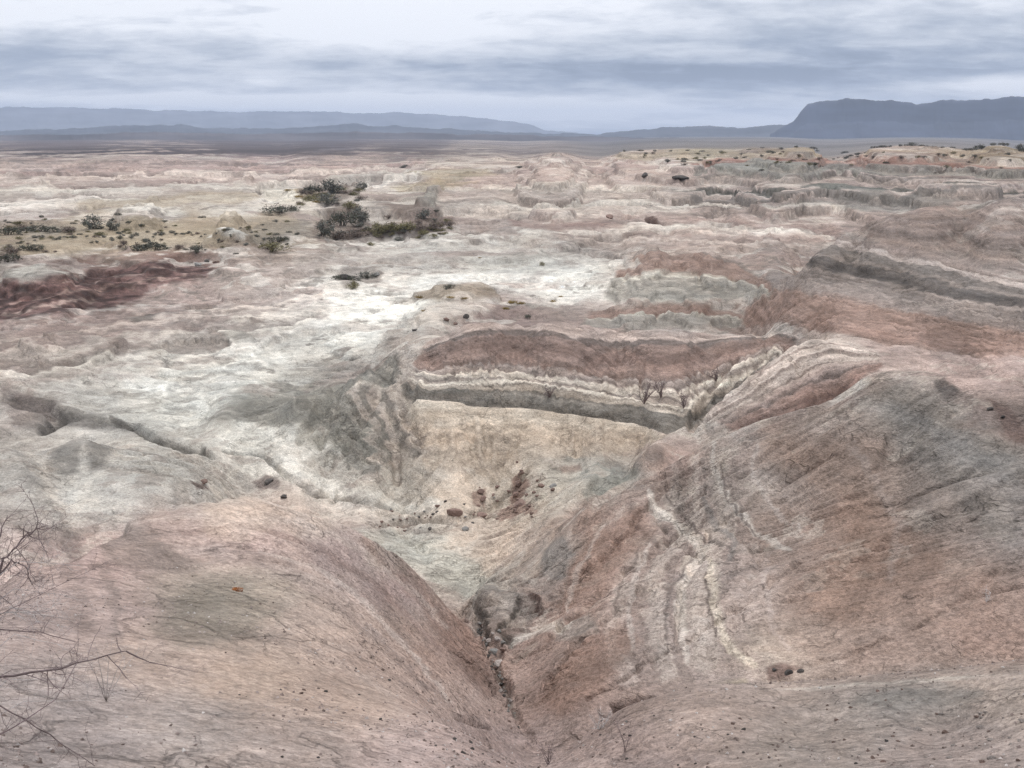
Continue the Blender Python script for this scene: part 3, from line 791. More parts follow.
SAMP = [  # u, v, colour of the clay as it is there
    (60, 145, (112, 100, 102)), (250, 147, (112, 100, 104)), (420, 150, (122, 112, 112)), (330, 142, (100, 96, 108)),
    (60, 172, (176, 156, 148)), (160, 175, (172, 152, 146)), (260, 170, (172, 150, 144)), (350, 170, (176, 156, 146)),
    (60, 195, (182, 172, 164)), (20, 215, (176, 166, 160)), (150, 212, (188, 180, 170)), (240, 215, (188, 180, 170)), (270, 198, (188, 178, 166)),
    (0, 238, (152, 136, 118)), (100, 238, (158, 142, 120)), (200, 232, (156, 140, 120)), (280, 240, (150, 136, 122)),
    (20, 272, (160, 148, 140)), (100, 290, (110, 78, 72)), (30, 300, (104, 72, 68)), (180, 270, (125, 98, 88)),
    (60, 325, (160, 138, 130)), (180, 300, (172, 152, 144)), (250, 280, (172, 156, 148)), (120, 340, (164, 146, 138)), (220, 330, (180, 168, 158)),
    (20, 355, (168, 150, 142)), (60, 370, (180, 168, 160)), (150, 370, (204, 200, 192)), (250, 370, (216, 212, 204)), (350, 340, (220, 216, 208)), (300, 310, (212, 204, 196)),
    (400, 310, (220, 216, 208)), (380, 270, (188, 180, 172)), (450, 250, (192, 186, 178)), (520, 262, (212, 208, 202)), (560, 275, (218, 214, 206)), (520, 240, (180, 172, 164)),
    (470, 220, (182, 168, 158)), (560, 215, (178, 160, 150)), (620, 230, (190, 172, 162)), (700, 235, (184, 164, 154)), (600, 190, (186, 172, 162)), (520, 195, (174, 160, 150)),
    (450, 180, (168, 148, 138)), (540, 172, (172, 152, 142)), (450, 165, (182, 168, 156)), (620, 165, (180, 158, 148)), (680, 172, (176, 156, 146)), (420, 200, (158, 148, 138)),
    (640, 205, (182, 166, 156)), (760, 215, (160, 144, 136)), (720, 200, (178, 164, 156)), (760, 175, (150, 138, 130)), (850, 160, (158, 136, 124)), (950, 160, (150, 128, 112)),
    (700, 155, (156, 142, 118)), (800, 152, (146, 130, 106)), (1000, 152, (140, 122, 98)), (900, 180, (162, 142, 134)), (850, 200, (150, 138, 132)), (980, 190, (166, 150, 144)), (900, 192, (160, 146, 140)),
    (1010, 185, (172, 156, 150)), (830, 215, (152, 136, 128)), (760, 235, (170, 152, 144)), (800, 245, (170, 150, 142)),
    (960, 222, (156, 134, 124)), (900, 240, (158, 138, 130)), (1010, 240, (154, 136, 128)), (860, 262, (146, 132, 124)), (800, 290, (164, 144, 134)), (780, 310, (168, 148, 138)),
    (850, 305, (150, 122, 108)), (900, 320, (150, 122, 108)), (1000, 335, (146, 118, 108)), (960, 300, (148, 134, 128)), (900, 285, (140, 128, 120)), (1010, 280, (150, 134, 128)), (830, 290, (150, 122, 110)),
    (900, 352, (180, 158, 150)), (980, 370, (182, 158, 150)), (820, 345, (180, 164, 154)), (850, 365, (168, 150, 142)), (760, 390, (160, 138, 130)), (800, 395, (142, 116, 108)), (730, 410, (144, 120, 110)),
    (700, 430, (186, 172, 160)), (600, 340, (168, 148, 140)), (720, 345, (164, 142, 134)), (500, 325, (150, 130, 124)),
    (240, 405, (142, 140, 132)), (300, 400, (146, 142, 134)), (340, 440, (152, 148, 138)), (390, 400, (166, 156, 146)), (370, 375, (160, 150, 142)), (410, 350, (176, 162, 152)),
    (450, 430, (184, 166, 150)), (550, 430, (186, 168, 150)), (610, 440, (184, 166, 150)), (500, 455, (180, 164, 148)),
    (300, 460, (210, 204, 196)), (400, 490, (190, 180, 168)), (260, 440, (212, 208, 200)), (200, 400, (212, 208, 200)), (150, 410, (186, 182, 174)), (100, 400, (180, 174, 166)), (20, 410, (150, 138, 132)),
    (60, 440, (188, 180, 172)), (150, 470, (174, 168, 160)), (20, 470, (172, 164, 156)), (220, 490, (176, 170, 162)), (100, 500, (176, 170, 162)), (330, 495, (186, 178, 168)),
    (460, 500, (180, 164, 148)), (520, 500, (182, 168, 152)), (490, 545, (176, 158, 142)), (410, 550, (168, 166, 156)), (450, 570, (162, 160, 150)), (550, 490, (180, 170, 156)), (600, 470, (150, 150, 144)),
    (300, 510, (184, 164, 150)), (240, 510, (184, 162, 148)), (250, 540, (178, 154, 146)), (180, 530, (158, 138, 130)), (100, 560, (166, 142, 134)), (350, 550, (170, 148, 142)), (400, 580, (162, 138, 132)),
    (60, 620, (158, 140, 134)), (110, 610, (172, 150, 142)), (200, 600, (150, 138, 126)), (250, 590, (160, 146, 132)), (320, 620, (172, 152, 140)), (400, 650, (168, 146, 134)), (440, 650, (154, 128, 116)),
    (450, 690, (166, 144, 134)), (150, 660, (166, 146, 134)), (250, 680, (170, 148, 132)), (350, 700, (170, 148, 134)), (80, 700, (150, 138, 134)), (200, 720, (152, 140, 134)), (50, 750, (146, 134, 130)),
    (300, 740, (158, 142, 134)), (420, 750, (168, 148, 142)), (500, 750, (162, 140, 134)),
    (600, 740, (160, 138, 130)), (700, 720, (164, 144, 134)), (800, 740, (152, 138, 130)), (900, 700, (148, 138, 132)), (1000, 690, (168, 152, 142)), (950, 750, (156, 140, 134)), (620, 765, (166, 146, 140)),
    (560, 690, (150, 124, 114)), (600, 670, (156, 130, 118)), (640, 660, (164, 144, 136)), (700, 640, (170, 152, 144)), (720, 600, (176, 156, 146)), (680, 570, (166, 150, 144)), (640, 600, (158, 138, 130)),
    (560, 640, (152, 128, 118)), (600, 600, (156, 130, 118)), (570, 580, (152, 136, 128)), (630, 560, (156, 130, 118)), (600, 520, (160, 134, 122)), (650, 510, (166, 148, 140)), (700, 500, (176, 160, 150)),
    (550, 550, (172, 154, 142)), (680, 455, (166, 140, 130)), (740, 440, (182, 164, 154)), (740, 480, (182, 166, 156)), (820, 410, (176, 160, 150)), (790, 450, (160, 138, 126)), (850, 450, (154, 132, 120)), (780, 520, (164, 142, 130)),
    (850, 520, (154, 128, 114)), (900, 560, (152, 126, 112)), (850, 600, (154, 128, 114)), (950, 500, (144, 130, 122)), (980, 450, (146, 138, 132)), (930, 430, (150, 142, 136)), (1000, 420, (136, 120, 114)), (900, 400, (156, 146, 138)),
    (1010, 530, (146, 132, 126)), (960, 590, (152, 128, 116)), (1000, 640, (158, 132, 120)), (800, 640, (164, 142, 130)), (880, 650, (164, 140, 128)), (760, 650, (178, 162, 148)), (720, 670, (168, 150, 142)),
]
scu = np.array([s[0] for s in SAMP], np.float32)
scv = np.array([s[1] for s in SAMP], np.float32)
scc = np.array([al(s[2]) * (np.array([1.21, 1.20, 1.21], np.float32) if s[1] > 490 and s[0] < 500 else 1.0) for s in SAMP], np.float32)
# weights on a coarse raster of ground positions, then looked up per vertex
gu = np.arange(-60, 1085, 6.0, dtype=np.float32)
gv = np.concatenate([np.arange(134, 240, 2.0), np.arange(240, 800, 5.0)]).astype(np.float32)
GU, GV = np.meshgrid(gu, gv)
num = np.zeros(GU.shape + (3,), np.float32)
den = np.zeros(GU.shape, np.float32)
for i in range(len(scu)):
    sv = 7 + (scv[i] - 134) * 0.055
    q = ((GU - scu[i]) / (sv * 2.0)) ** 2 + ((GV - scv[i]) / sv) ** 2
    wq = 1.0 / (q + 0.35) ** 2.2
    num += wq[..., None] * scc[i]
    den += wq
GC = num / den[..., None]
ub = PU + WN1 * 12
vb = PV + WN2 * 5
iu = np.clip(np.interp(ub, gu, np.arange(len(gu))), 0, len(gu) - 1.001)
iv = np.clip(np.interp(vb, gv, np.arange(len(gv))), 0, len(gv) - 1.001)
i0 = iu.astype(int); j0 = iv.astype(int)
fu = (iu - i0)[..., None].astype(np.float32); fv = (iv - j0)[..., None].astype(np.float32)
COL = (GC[j0, i0] * (1 - fu) + GC[j0, i0 + 1] * fu) * (1 - fv) + (GC[j0 + 1, i0] * (1 - fu) + GC[j0 + 1, i0 + 1] * fu) * fv

PINK, RED, GREY, DGREY, WHITE, BEIGE = al((176, 150, 140)), al((148, 120, 108)), al((142, 138, 130)), al((106, 100, 94)), al((206, 198, 188)), al((190, 172, 152))
GREEN, MAR, LGREY, TAN, OCH = al((148, 147, 136)), al((104, 78, 74)), al((172, 168, 160)), al((158, 142, 118)), al((150, 130, 90))
DRED = al((92, 66, 58))
# (colour, kind, points, soft, width, warp, strength, distance limits)
PAINT = [
    # ribbed nose
    (al((138, 134, 126)), 'poly', [(208, 417), (250, 398), (300, 380), (350, 362), (398, 352), (400, 372), (350, 392), (318, 424), (260, 424)], 3, 0, 5, 0.8, (45, 62)),
    (al((198, 188, 176)), 'line', [(318, 384), (352, 372), (392, 362)], 1.2, 1.6, 3, 0.6, (45, 62)),
    (al((190, 178, 166)), 'line', [(330, 400), (356, 388), (392, 378)], 1.2, 1.6, 3, 0.6, (45, 60)),
    (al((104, 99, 94)), 'line', [(322, 392), (354, 380), (394, 370)], 1.2, 1.4, 3, 0.6, (45, 60)),
    (GREY, 'poly', [(213, 416), (260, 392), (300, 378), (352, 362), (350, 390), (330, 420), (290, 424), (250, 420)], 4, 0, 5, 0.75, (46, 62)),
    (DRED, 'poly', [(812, 390), (838, 376), (855, 383), (845, 400), (815, 404), (795, 404)], 4, 0, 4, 0.55, (38, 47)),
    (WHITE, 'poly', [(684, 424), (700, 415), (735, 432), (725, 441), (700, 441)], 3, 0, 2, 0.45, (38, 46)),
    # pale mound with its dark cap on the left
    (al((118, 112, 106)), 'poly', [(44, 462), (58, 442), (95, 438), (112, 448), (110, 462), (92, 474), (66, 476)], 6, 0, 5, 0.75, (36, 46)),
    (WHITE, 'poly', [(55, 470), (75, 476), (84, 440), (90, 470), (108, 468), (92, 490), (80, 505), (70, 500)], 5, 0, 3, 0.6, (32, 44)),
    (al((100, 94, 90)), 'poly', [(28, 426), (60, 410), (95, 414), (140, 430), (150, 436), (110, 430), (85, 428), (50, 430)], 4, 0, 4, 0.75, (40, 62)),
    (al((120, 108, 104)), 'poly', [(0, 385), (30, 392), (60, 402), (50, 412), (20, 408), (0, 404)], 4, 0, 4, 0.7, (42, 70)),
    (DGREY, 'line', [(110, 416), (135, 428), (160, 438), (205, 447)], 1.5, 1.2, 2, 0.8, (40, 62)),
    (DGREY, 'line', [(225, 450), (265, 457), (285, 478), (312, 490), (350, 498), (420, 512)], 1.5, 0.8, 3, 0.6, (34, 52)),
    (al((128, 112, 106)), 'poly', [(252, 480), (266, 474), (282, 482), (276, 490), (258, 488)], 2, 0, 3, 0.8, (36, 48)),
    (al((110, 90, 84)), 'poly', [(190, 478), (205, 481), (210, 486), (196, 486)], 1.5, 0, 2, 0.8, (34, 44)),
    (al((140, 122, 114)), 'poly', [(336, 486), (350, 480), (358, 484), (350, 490)], 2, 0, 2, 0.7, (36, 46)),
    (al((140, 122, 114)), 'poly', [(338, 496), (352, 492), (362, 494), (352, 499)], 2, 0, 2, 0.7, (34, 44)),
    # rubble
    (al((132, 100, 88)), 'poly', [(512, 478), (522, 473), (530, 482), (520, 500), (510, 498)], 2, 0, 4, 0.75, (32, 46)),
    (al((138, 106, 94)), 'poly', [(508, 503), (530, 500), (536, 510), (515, 514), (500, 520), (495, 512)], 2, 0, 5, 0.7, (30, 44)),
    (al((132, 104, 92)), 'poly', [(472, 490), (486, 486), (484, 504), (474, 503)], 2, 0, 4, 0.7, (32, 46)),
    (al((132, 104, 92)), 'poly', [(560, 466), (580, 462), (582, 468), (562, 472)], 2, 0, 4, 0.6, (34, 46)),
    (al((124, 104, 94)), 'line', [(376, 526), (420, 520), (452, 521), (485, 515), (500, 505)], 2, 1, 6, 0.6, (30, 46)),
    (al((124, 104, 94)), 'line', [(400, 530), (440, 532), (470, 528)], 2, 1, 6, 0.4, (28, 42)),
    (al((138, 136, 128)), 'poly', [(606, 464), (622, 456), (640, 466), (640, 478), (612, 486), (588, 500), (582, 492)], 3, 0, 4, 0.75, (31, 40)),
    (al((172, 168, 158)), 'poly', [(352, 528), (400, 530), (440, 548), (478, 560), (490, 572), (476, 592), (440, 585), (400, 560)], 4, 0, 4, 0.7, (23, 40)),
    # gully cliff
    (al((112, 104, 98)), 'poly', [(468, 592), (480, 582), (505, 592), (538, 604), (535, 622), (505, 640), (485, 636), (470, 615)], 7, 0, 18, 0.55, (18, 28)),
    (DRED, 'line', [(500, 597), (520, 594), (538, 603), (536, 618)], 1.5, 3, 9, 0.7, (19, 27)),
    (DRED, 'poly', [(436, 580), (458, 590), (470, 618), (464, 622), (450, 606)], 2, 0, 5, 0.55, (17, 23)),
    (al((136, 106, 94)), 'poly', [(360, 532), (400, 552), (440, 586), (470, 622), (500, 690), (480, 690), (445, 640), (420, 600), (380, 560)], 5, 0, 5, 0.55, (12, 24)),
    (al((92, 84, 78)), 'line', [(478, 600), (490, 618), (486, 640)], 1.5, 1.5, 10, 0.7, (18, 28)),
    (al((92, 84, 78)), 'line', [(512, 600), (506, 622), (500, 640)], 1.5, 2, 12, 0.7, (18, 28)),
    (al((176, 160, 148)), 'line', [(492, 596), (500, 612), (524, 624)], 1.5, 2, 12, 0.6, (18, 28)),
    (DGREY, 'line', [(515, 712), (505, 680), (492, 652)], 2, 3, 2, 0.6, (13, 20)),
    # right hill
    (WHITE, 'line', [(690, 448), (740, 424), (800, 403), (852, 388), (870, 378)], 3, 3.5, 3, 0.6, (26, 33)),
    (WHITE, 'line', [(590, 498), (640, 470), (690, 448)], 3, 3, 4, 0.5, (27, 33)),
    (al((188, 174, 162)), 'line', [(726, 460), (716, 478), (735, 505), (752, 520)], 3, 4, 5, 0.6, (20, 30)),
    (al((190, 178, 166)), 'line', [(670, 515), (690, 530), (706, 548), (690, 560), (680, 590), (684, 630)], 3, 5, 6, 0.65, (15, 27)),
    (al((188, 172, 158)), 'line', [(712, 560), (716, 600), (722, 635), (745, 660)], 3, 6, 5, 0.55, (13, 22)),
    (WHITE, 'poly', [(655, 505), (672, 512), (668, 520), (650, 515)], 2, 0, 3, 0.6, (22, 30)),
    (al((138, 132, 128)), 'line', [(702, 492), (712, 520), (735, 540), (730, 560)], 3, 2.5, 5, 0.55, (17, 27)),
    (al((140, 134, 130)), 'poly', [(540, 545), (560, 535), (574, 550), (566, 580), (545, 570)], 4, 0, 5, 0.6, (23, 30)),
    (al((128, 112, 106)), 'line', [(630, 505), (640, 530), (660, 545)], 3, 2.5, 4, 0.5, (20, 30)),
    (al((140, 134, 128)), 'poly', [(560, 625), (590, 612), (600, 625), (575, 640), (555, 640)], 4, 0, 4, 0.55, (16, 23)),
    (WHITE, 'line', [(510, 640), (540, 628), (570, 622)], 3, 4, 3, 0.5, (17, 24)),
    (al((150, 118, 102)), 'poly', [(575, 550), (640, 505), (660, 530), (600, 590), (560, 612)], 6, 0, 6, 0.5, (19, 30)),
    (al((150, 118, 102)), 'poly', [(540, 700), (560, 660), (620, 620), (640, 640), (600, 690), (560, 715)], 6, 0, 6, 0.5, (13, 21)),
    (al((130, 124, 120)), 'poly', [(880, 385), (930, 395), (980, 430), (1024, 470), (1024, 560), (960, 500), (920, 460), (890, 420)], 12, 0, 10, 0.5, (17, 31)),
    (al((96, 90, 88)), 'poly', [(932, 380), (946, 376), (956, 384), (972, 398), (975, 408), (955, 402), (940, 394)], 3, 0, 4, 0.8, (25, 31)),
    (al((110, 88, 82)), 'poly', [(990, 398), (1005, 402), (1030, 425), (1030, 445), (1005, 430)], 4, 0, 6, 0.65, (22, 30)),
    (al((104, 78, 72)), 'poly', [(612, 703), (640, 697), (664, 701), (658, 712), (620, 716)], 3, 0, 3, 0.7, (10, 15)),
    (al((104, 78, 72)), 'poly', [(766, 668), (780, 662), (800, 666), (790, 676), (770, 678)], 2.5, 0, 4, 0.7, (10, 15)),
    (al((150, 140, 112)), 'line', [(700, 690), (720, 688), (745, 682)], 3, 5, 3, 0.4, (9, 15)),
    (al((206, 194, 184)), 'line', [(714, 440), (714, 464), (722, 486), (736, 508), (756, 528), (790, 540)], 1.5, 3.5, 4, 0.7, (19, 31)),
    (al((122, 108, 102)), 'line', [(722, 462), (724, 490), (742, 516), (760, 532)], 1.2, 1.3, 3, 0.75, (19, 30)),
    (al((212, 200, 190)), 'line', [(648, 490), (655, 505), (676, 522), (702, 550)], 1.5, 4, 4, 0.75, (18, 30)),
    (al((118, 106, 100)), 'line', [(664, 492), (684, 512), (706, 538), (730, 548)], 1.2, 1.5, 4, 0.7, (18, 30)),
    (al((204, 190, 180)), 'line', [(702, 550), (684, 581), (676, 605), (682, 636), (690, 664)], 1.5, 4, 5, 0.7, (14, 26)),
    (al((126, 112, 106)), 'line', [(692, 560), (670, 590), (664, 616), (668, 650)], 1.2, 1.6, 4, 0.65, (14, 26)),
    (al((206, 190, 172)), 'line', [(708, 556), (714, 597), (719, 624), (730, 648), (756, 664)], 1.5, 5, 5, 0.7, (13, 24)),
    (al((120, 106, 98)), 'line', [(706, 572), (709, 605), (716, 636)], 1.2, 1.4, 4, 0.7, (14, 24)),
    (al((196, 182, 174)), 'line', [(757, 440), (752, 470), (772, 500), (800, 520)], 1.5, 2.5, 5, 0.5, (19, 30)),
    (al((196, 182, 174)), 'line', [(650, 545), (636, 575), (628, 610), (634, 650)], 1.5, 3, 5, 0.55, (15, 27)),
    (al((122, 106, 98)), 'line', [(640, 548), (622, 580), (614, 612)], 1.2, 1.4, 5, 0.6, (16, 27)),
    (al((190, 176, 168)), 'line', [(606, 520), (590, 548), (574, 580), (566, 610)], 1.5, 2.5, 5, 0.5, (17, 30)),
    (al((186, 168, 160)), 'line', [(770, 545), (764, 580), (772, 620), (790, 650)], 2, 3, 6, 0.4, (14, 24)),
    (al((176, 162, 156)), 'line', [(850, 440), (880, 480), (900, 520), (890, 570)], 4, 4, 8, 0.3, (15, 27)),
    # banding on the near mound, along its contours
    (al((200, 182, 172)), 'line', [(150, 522), (220, 512), (300, 520), (360, 545), (410, 582), (445, 622)], 2, 3, 6, 0.45, (13, 22)),
    (al((150, 124, 116)), 'line', [(180, 532), (240, 524), (310, 540), (360, 568), (405, 606), (440, 645)], 2, 2.5, 6, 0.45, (12, 22)),
    (al((204, 188, 180)), 'line', [(260, 548), (320, 566), (365, 600), (410, 650), (450, 700)], 2, 3, 7, 0.45, (10, 20)),
    (al((144, 124, 116)), 'line', [(300, 580), (345, 606), (385, 644), (430, 694)], 2, 2, 7, 0.4, (10, 19)),
    (al((186, 166, 156)), 'line', [(200, 640), (270, 632), (340, 662), (400, 706)], 3, 3, 9, 0.35, (7, 16)),
    # bench bottom right
    (al((120, 116, 112)), 'poly', [(870, 690), (930, 684), (990, 690), (970, 704), (900, 708), (850, 704)], 5, 0, 8, 0.55, (6, 10)),
    (WHITE, 'line', [(640, 712), (720, 696), (850, 686), (930, 680), (1024, 674)], 2, 2, 2, 0.4, (7.6, 10)),
    # near left mound
    (al((136, 122, 114)), 'poly', [(95, 540), (130, 525), (160, 535), (200, 560), (160, 575), (110, 562)], 8, 0, 8, 0.6, (11, 17)),
    (al((130, 122, 110)), 'poly', [(150, 625), (200, 580), (235, 575), (280, 610), (250, 640), (180, 650)], 12, 0, 10, 0.5, (8, 14)),
    (DGREY, 'line', [(106, 565), (114, 600), (111, 632)], 7, 3, 14, 0.3, (8, 14)),
    (al((134, 116, 108)), 'line', [(62, 570), (80, 600), (84, 630)], 9, 6, 14, 0.35, (8, 14)),
    (al((196, 174, 158)), 'poly', [(200, 503), (240, 496), (270, 503), (268, 530), (240, 545), (205, 530)], 8, 0, 6, 0.5, (13, 20)),
    (al((188, 168, 160)), 'line', [(180, 545), (260, 556), (330, 590), (380, 640)], 5, 6, 8, 0.4, (10, 17)),
    (WHITE, 'line', [(130, 518), (90, 530), (60, 548), (38, 572)], 2.5, 2.5, 2, 0.6, (12, 19)),
    (al((140, 116, 108)), 'line', [(100, 530), (75, 543), (55, 560)], 2, 3, 2, 0.6, (12, 19)),
    # left middle ground
    (al((138, 124, 100)), 'poly', [(0, 226), (60, 222), (100, 228), (170, 224), (240, 222), (300, 232), (270, 246), (180, 252), (100, 248), (40, 256), (0, 256)], 4, 0, 12, 0.5, (105, 190)),
    (MAR, 'poly', [(-20, 290), (60, 290), (90, 268), (150, 262), (212, 268), (205, 280), (150, 292), (115, 304), (60, 316), (-20, 326)], 4, 0, 8, 0.95, (68, 128)),
    (MAR, 'poly', [(0, 255), (30, 262), (100, 258), (90, 268), (30, 268), (0, 264)], 2, 0, 4, 0.5, (100, 145)),
    (al((150, 126, 116)), 'line', [(10, 300), (60, 298), (120, 288), (190, 276)], 1.5, 1.2, 12, 0.7, (68, 128)),
    (al((160, 138, 128)), 'line', [(0, 312), (50, 308), (100, 300)], 1.5, 1.2, 12, 0.7, (66, 118)),
    (al((146, 126, 118)), 'line', [(70, 286), (120, 278), (180, 268)], 1.5, 1.0, 12, 0.6, (70, 128)),
    (al((84, 62, 58)), 'line', [(0, 304), (70, 300), (140, 284)], 2, 2.5, 12, 0.6, (68, 128)),
    (LGREY, 'poly', [(0, 280), (15, 265), (28, 263), (40, 272), (70, 276), (66, 284), (20, 288)], 3, 0, 4, 0.75, (85, 125)),
    (TAN, 'poly', [(0, 250), (60, 236), (130, 226), (230, 215), (275, 214), (300, 228), (280, 240), (200, 246), (100, 252), (40, 258)], 3, 0, 6, 0.6, (110, 200)),
    (TAN, 'poly', [(70, 206), (160, 196), (240, 192), (268, 198), (250, 203), (160, 208), (90, 212)], 2, 0, 5, 0.6, (180, 320)),
    (al((124, 116, 106)), 'poly', [(228, 236), (260, 226), (310, 228), (318, 238), (280, 244), (235, 244)], 2, 0, 3, 0.6, (125, 185)),
    (al((200, 196, 190)), 'poly', [(206, 240), (216, 234), (250, 240), (245, 244)], 1.5, 0, 2, 0.7, (120, 170)),
    (OCH, 'poly', [(284, 190), (296, 188), (320, 197), (340, 206), (330, 208), (300, 200)], 1.5, 0, 4, 0.6, (170, 300)),
    (al((150, 132, 78)), 'poly', [(390, 185), (440, 180), (480, 184), (450, 190), (400, 192)], 2, 0, 6, 0.35, (230, 420)),
    (al((152, 140, 100)), 'poly', [(400, 176), (470, 170), (500, 176), (440, 182)], 2, 0, 6, 0.4, (280, 500)),
    (al((196, 188, 174)), 'poly', [(258, 190), (278, 188), (312, 205), (318, 211), (290, 212), (270, 202)], 2, 0, 3, 0.7, (160, 330)),
    (GREY, 'poly', [(415, 212), (428, 195), (441, 191), (434, 212)], 2, 0, 2, 0.7, (160, 260)),
    # ochre weeds on the floor humps
    (al((158, 140, 118)), 'poly', [(412, 300), (440, 289), (485, 290), (502, 300), (470, 304), (430, 304)], 3, 0, 4, 0.7, (88, 125)),
    (al((200, 186, 174)), 'poly', [(405, 325), (430, 306), (470, 302), (496, 310), (470, 322), (425, 332)], 4, 0, 4, 0.6, (68, 100)),
    # floor tints
    (LGREY, 'poly', [(470, 262), (520, 258), (555, 266), (530, 275), (480, 274)], 4, 0, 8, 0.6, (95, 150)),
    (al((166, 148, 140)), 'poly', [(500, 284), (540, 281), (565, 288), (530, 292)], 2, 0, 5, 0.6, (90, 130)),
    (al((168, 150, 142)), 'poly', [(425, 254), (480, 253), (500, 257), (450, 260)], 2, 0, 5, 0.6, (110, 170)),
    (al((150, 122, 114)), 'poly', [(500, 222), (560, 222), (640, 232), (600, 236), (520, 231)], 2, 0, 6, 0.6, (130, 220)),
    (DRED, 'line', [(580, 252), (600, 256), (620, 259)], 1, 1, 1, 0.8, (105, 160)),
    (DRED, 'line', [(497, 219), (520, 222)], 1, 1, 1, 0.8, (150, 240)),
    (DRED, 'poly', [(640, 221), (652, 220), (662, 225), (648, 229)], 1, 0, 2, 0.7, (140, 220)),
    (al((140, 122, 116)), 'poly', [(160, 332), (210, 322), (240, 326), (205, 336)], 4, 0, 7, 0.5, (68, 100)),
    (DGREY, 'poly', [(126, 320), (150, 314), (156, 319), (135, 324)], 1.5, 0, 3, 0.7, (74, 105)),
    (GREY, 'poly', [(222, 338), (240, 332), (258, 342), (245, 348)], 3, 0, 4, 0.6, (64, 90)),
    # pale sediment washed along the channels
    (al((214, 210, 203)), 'line', [(560, 262), (520, 270), (440, 282), (390, 300), (340, 322), (270, 345), (210, 352)], 4, 5, 10, 0.5, (60, 150)),
    (al((214, 210, 203)), 'line', [(420, 398), (300, 345), (250, 372), (170, 388), (120, 382)][1:], 4, 6, 10, 0.5, (48, 90)),
    (al((222, 216, 206)), 'line', [(230, 470), (300, 470), (330, 484), (400, 505), (440, 500)], 4, 6, 8, 0.45, (32, 52)),
    (al((214, 210, 203)), 'line', [(640, 262), (600, 268), (560, 275), (520, 292)], 3, 3, 8, 0.5, (88, 140)),
    (al((216, 208, 198)), 'line', [(1000, 214), (860, 212), (700, 206), (600, 204), (480, 208)], 1.5, 1.5, 6, 0.5, (140, 260)),
    (al((222, 214, 204)), 'line', [(820, 232), (700, 226), (620, 236), (520, 236)], 2, 2, 6, 0.45, (120, 200)),
    # brown litter under the shrub clumps
    (al((112, 98, 88)), 'poly', [(298, 196), (305, 184), (335, 179), (362, 184), (360, 192), (340, 208), (318, 204)], 3, 0, 6, 0.7, (150, 330)),
    (al((108, 92, 82)), 'poly', [(312, 236), (325, 216), (350, 208), (372, 222), (410, 222), (440, 214), (455, 224), (430, 236), (380, 234), (345, 242)], 3, 0, 6, 0.75, (120, 240)),
    (al((124, 104, 96)), 'poly', [(378, 210), (415, 209), (460, 218), (450, 224), (400, 218)], 2, 0, 4, 0.6, (140, 240)),
    (al((120, 106, 98)), 'poly', [(330, 276), (350, 268), (384, 274), (384, 282), (345, 288)], 2, 0, 5, 0.6, (85, 140)),
    # right background scarps
    (GREY, 'poly', [(704, 176), (724, 162), (790, 166), (830, 172), (820, 178), (750, 181)], 2, 0, 4, 0.75, (235, 345)),
    (al((146, 106, 92)), 'line', [(718, 164), (760, 160), (830, 164), (900, 166)], 1.5, 1.5, 3, 0.6, (260, 380)),
    (al((116, 116, 110)), 'poly', [(800, 189), (840, 188), (900, 194), (880, 200), (820, 199)], 2, 0, 4, 0.75, (170, 260)),
    (al((124, 118, 112)), 'poly', [(830, 205), (870, 198), (920, 202), (965, 206), (930, 214), (850, 214)], 2, 0, 4, 0.65, (130, 230)),
    (al((130, 112, 106)), 'line', [(940, 180), (985, 182), (1030, 186)], 2, 2, 3, 0.6, (160, 280)),
    (TAN, 'poly', [(560, 156), (700, 152), (900, 151), (1040, 148), (1040, 158), (950, 157), (800, 156), (640, 160)], 2, 0, 3, 0.6, (330, 560)),
    (DGREY, 'poly', [(812, 238), (826, 226), (850, 226), (862, 236), (840, 240)], 2, 0, 3, 0.6, (100, 150)),
]
# sharp edged patches where thin crusts of other beds lie open
def crust(lam, seed, rA, rB, rC, rD, thr=0.08, wd=0.10):
    k0, k1 = np.searchsorted(rr, [rA, rD])
    s_ = slice(k0, k1)
    n = fbm(XX[s_] / lam, YY[s_] / (lam * 1.3), seed, 5, 0.62)
    return s_, smooth(n, thr, thr + wd) * smooth(R2[s_], rA, rB) * (1 - smooth(R2[s_], rC, rD))


CR = [(5.0, 61, 48, 62, 150, 230, (150, 134, 126), 0.45, 0.12), (4.0, 63, 50, 66, 130, 200, (212, 206, 198), 0.45, 0.10), (2.2, 67, 54, 70, 110, 150, (126, 118, 110), 0.55, 0.24),
      (14.0, 71, 110, 150, 380, 520, (146, 126, 120), 0.5, 0.08), (12.0, 73, 110, 150, 420, 600, (200, 190, 180), 0.5, 0.10), (7.0, 75, 110, 150, 260, 330, (118, 108, 102), 0.55, 0.22),
      (34.0, 79, 260, 380, 900, 1300, (132, 112, 108), 0.5, 0.06), (30.0, 81, 260, 380, 900, 1300, (196, 184, 172), 0.5, 0.10), (18.0, 83, 240, 320, 600, 800, (110, 102, 96), 0.5, 0.2),
      (1.1, 85, 22, 30, 46, 60, (134, 116, 106), 0.35, 0.2), (0.9, 87, 14, 22, 44, 56, (202, 190, 178), 0.35, 0.2)]
for lam, seed, a_, b_, c_, d_, cc, st_, thr in CR:
    s_, m_ = crust(lam, seed, a_, b_, c_, d_, thr)
    m_ = (m_ * st_)[..., None].astype(np.float32)
    COL[s_] = COL[s_] * (1 - m_) + al(cc) * m_
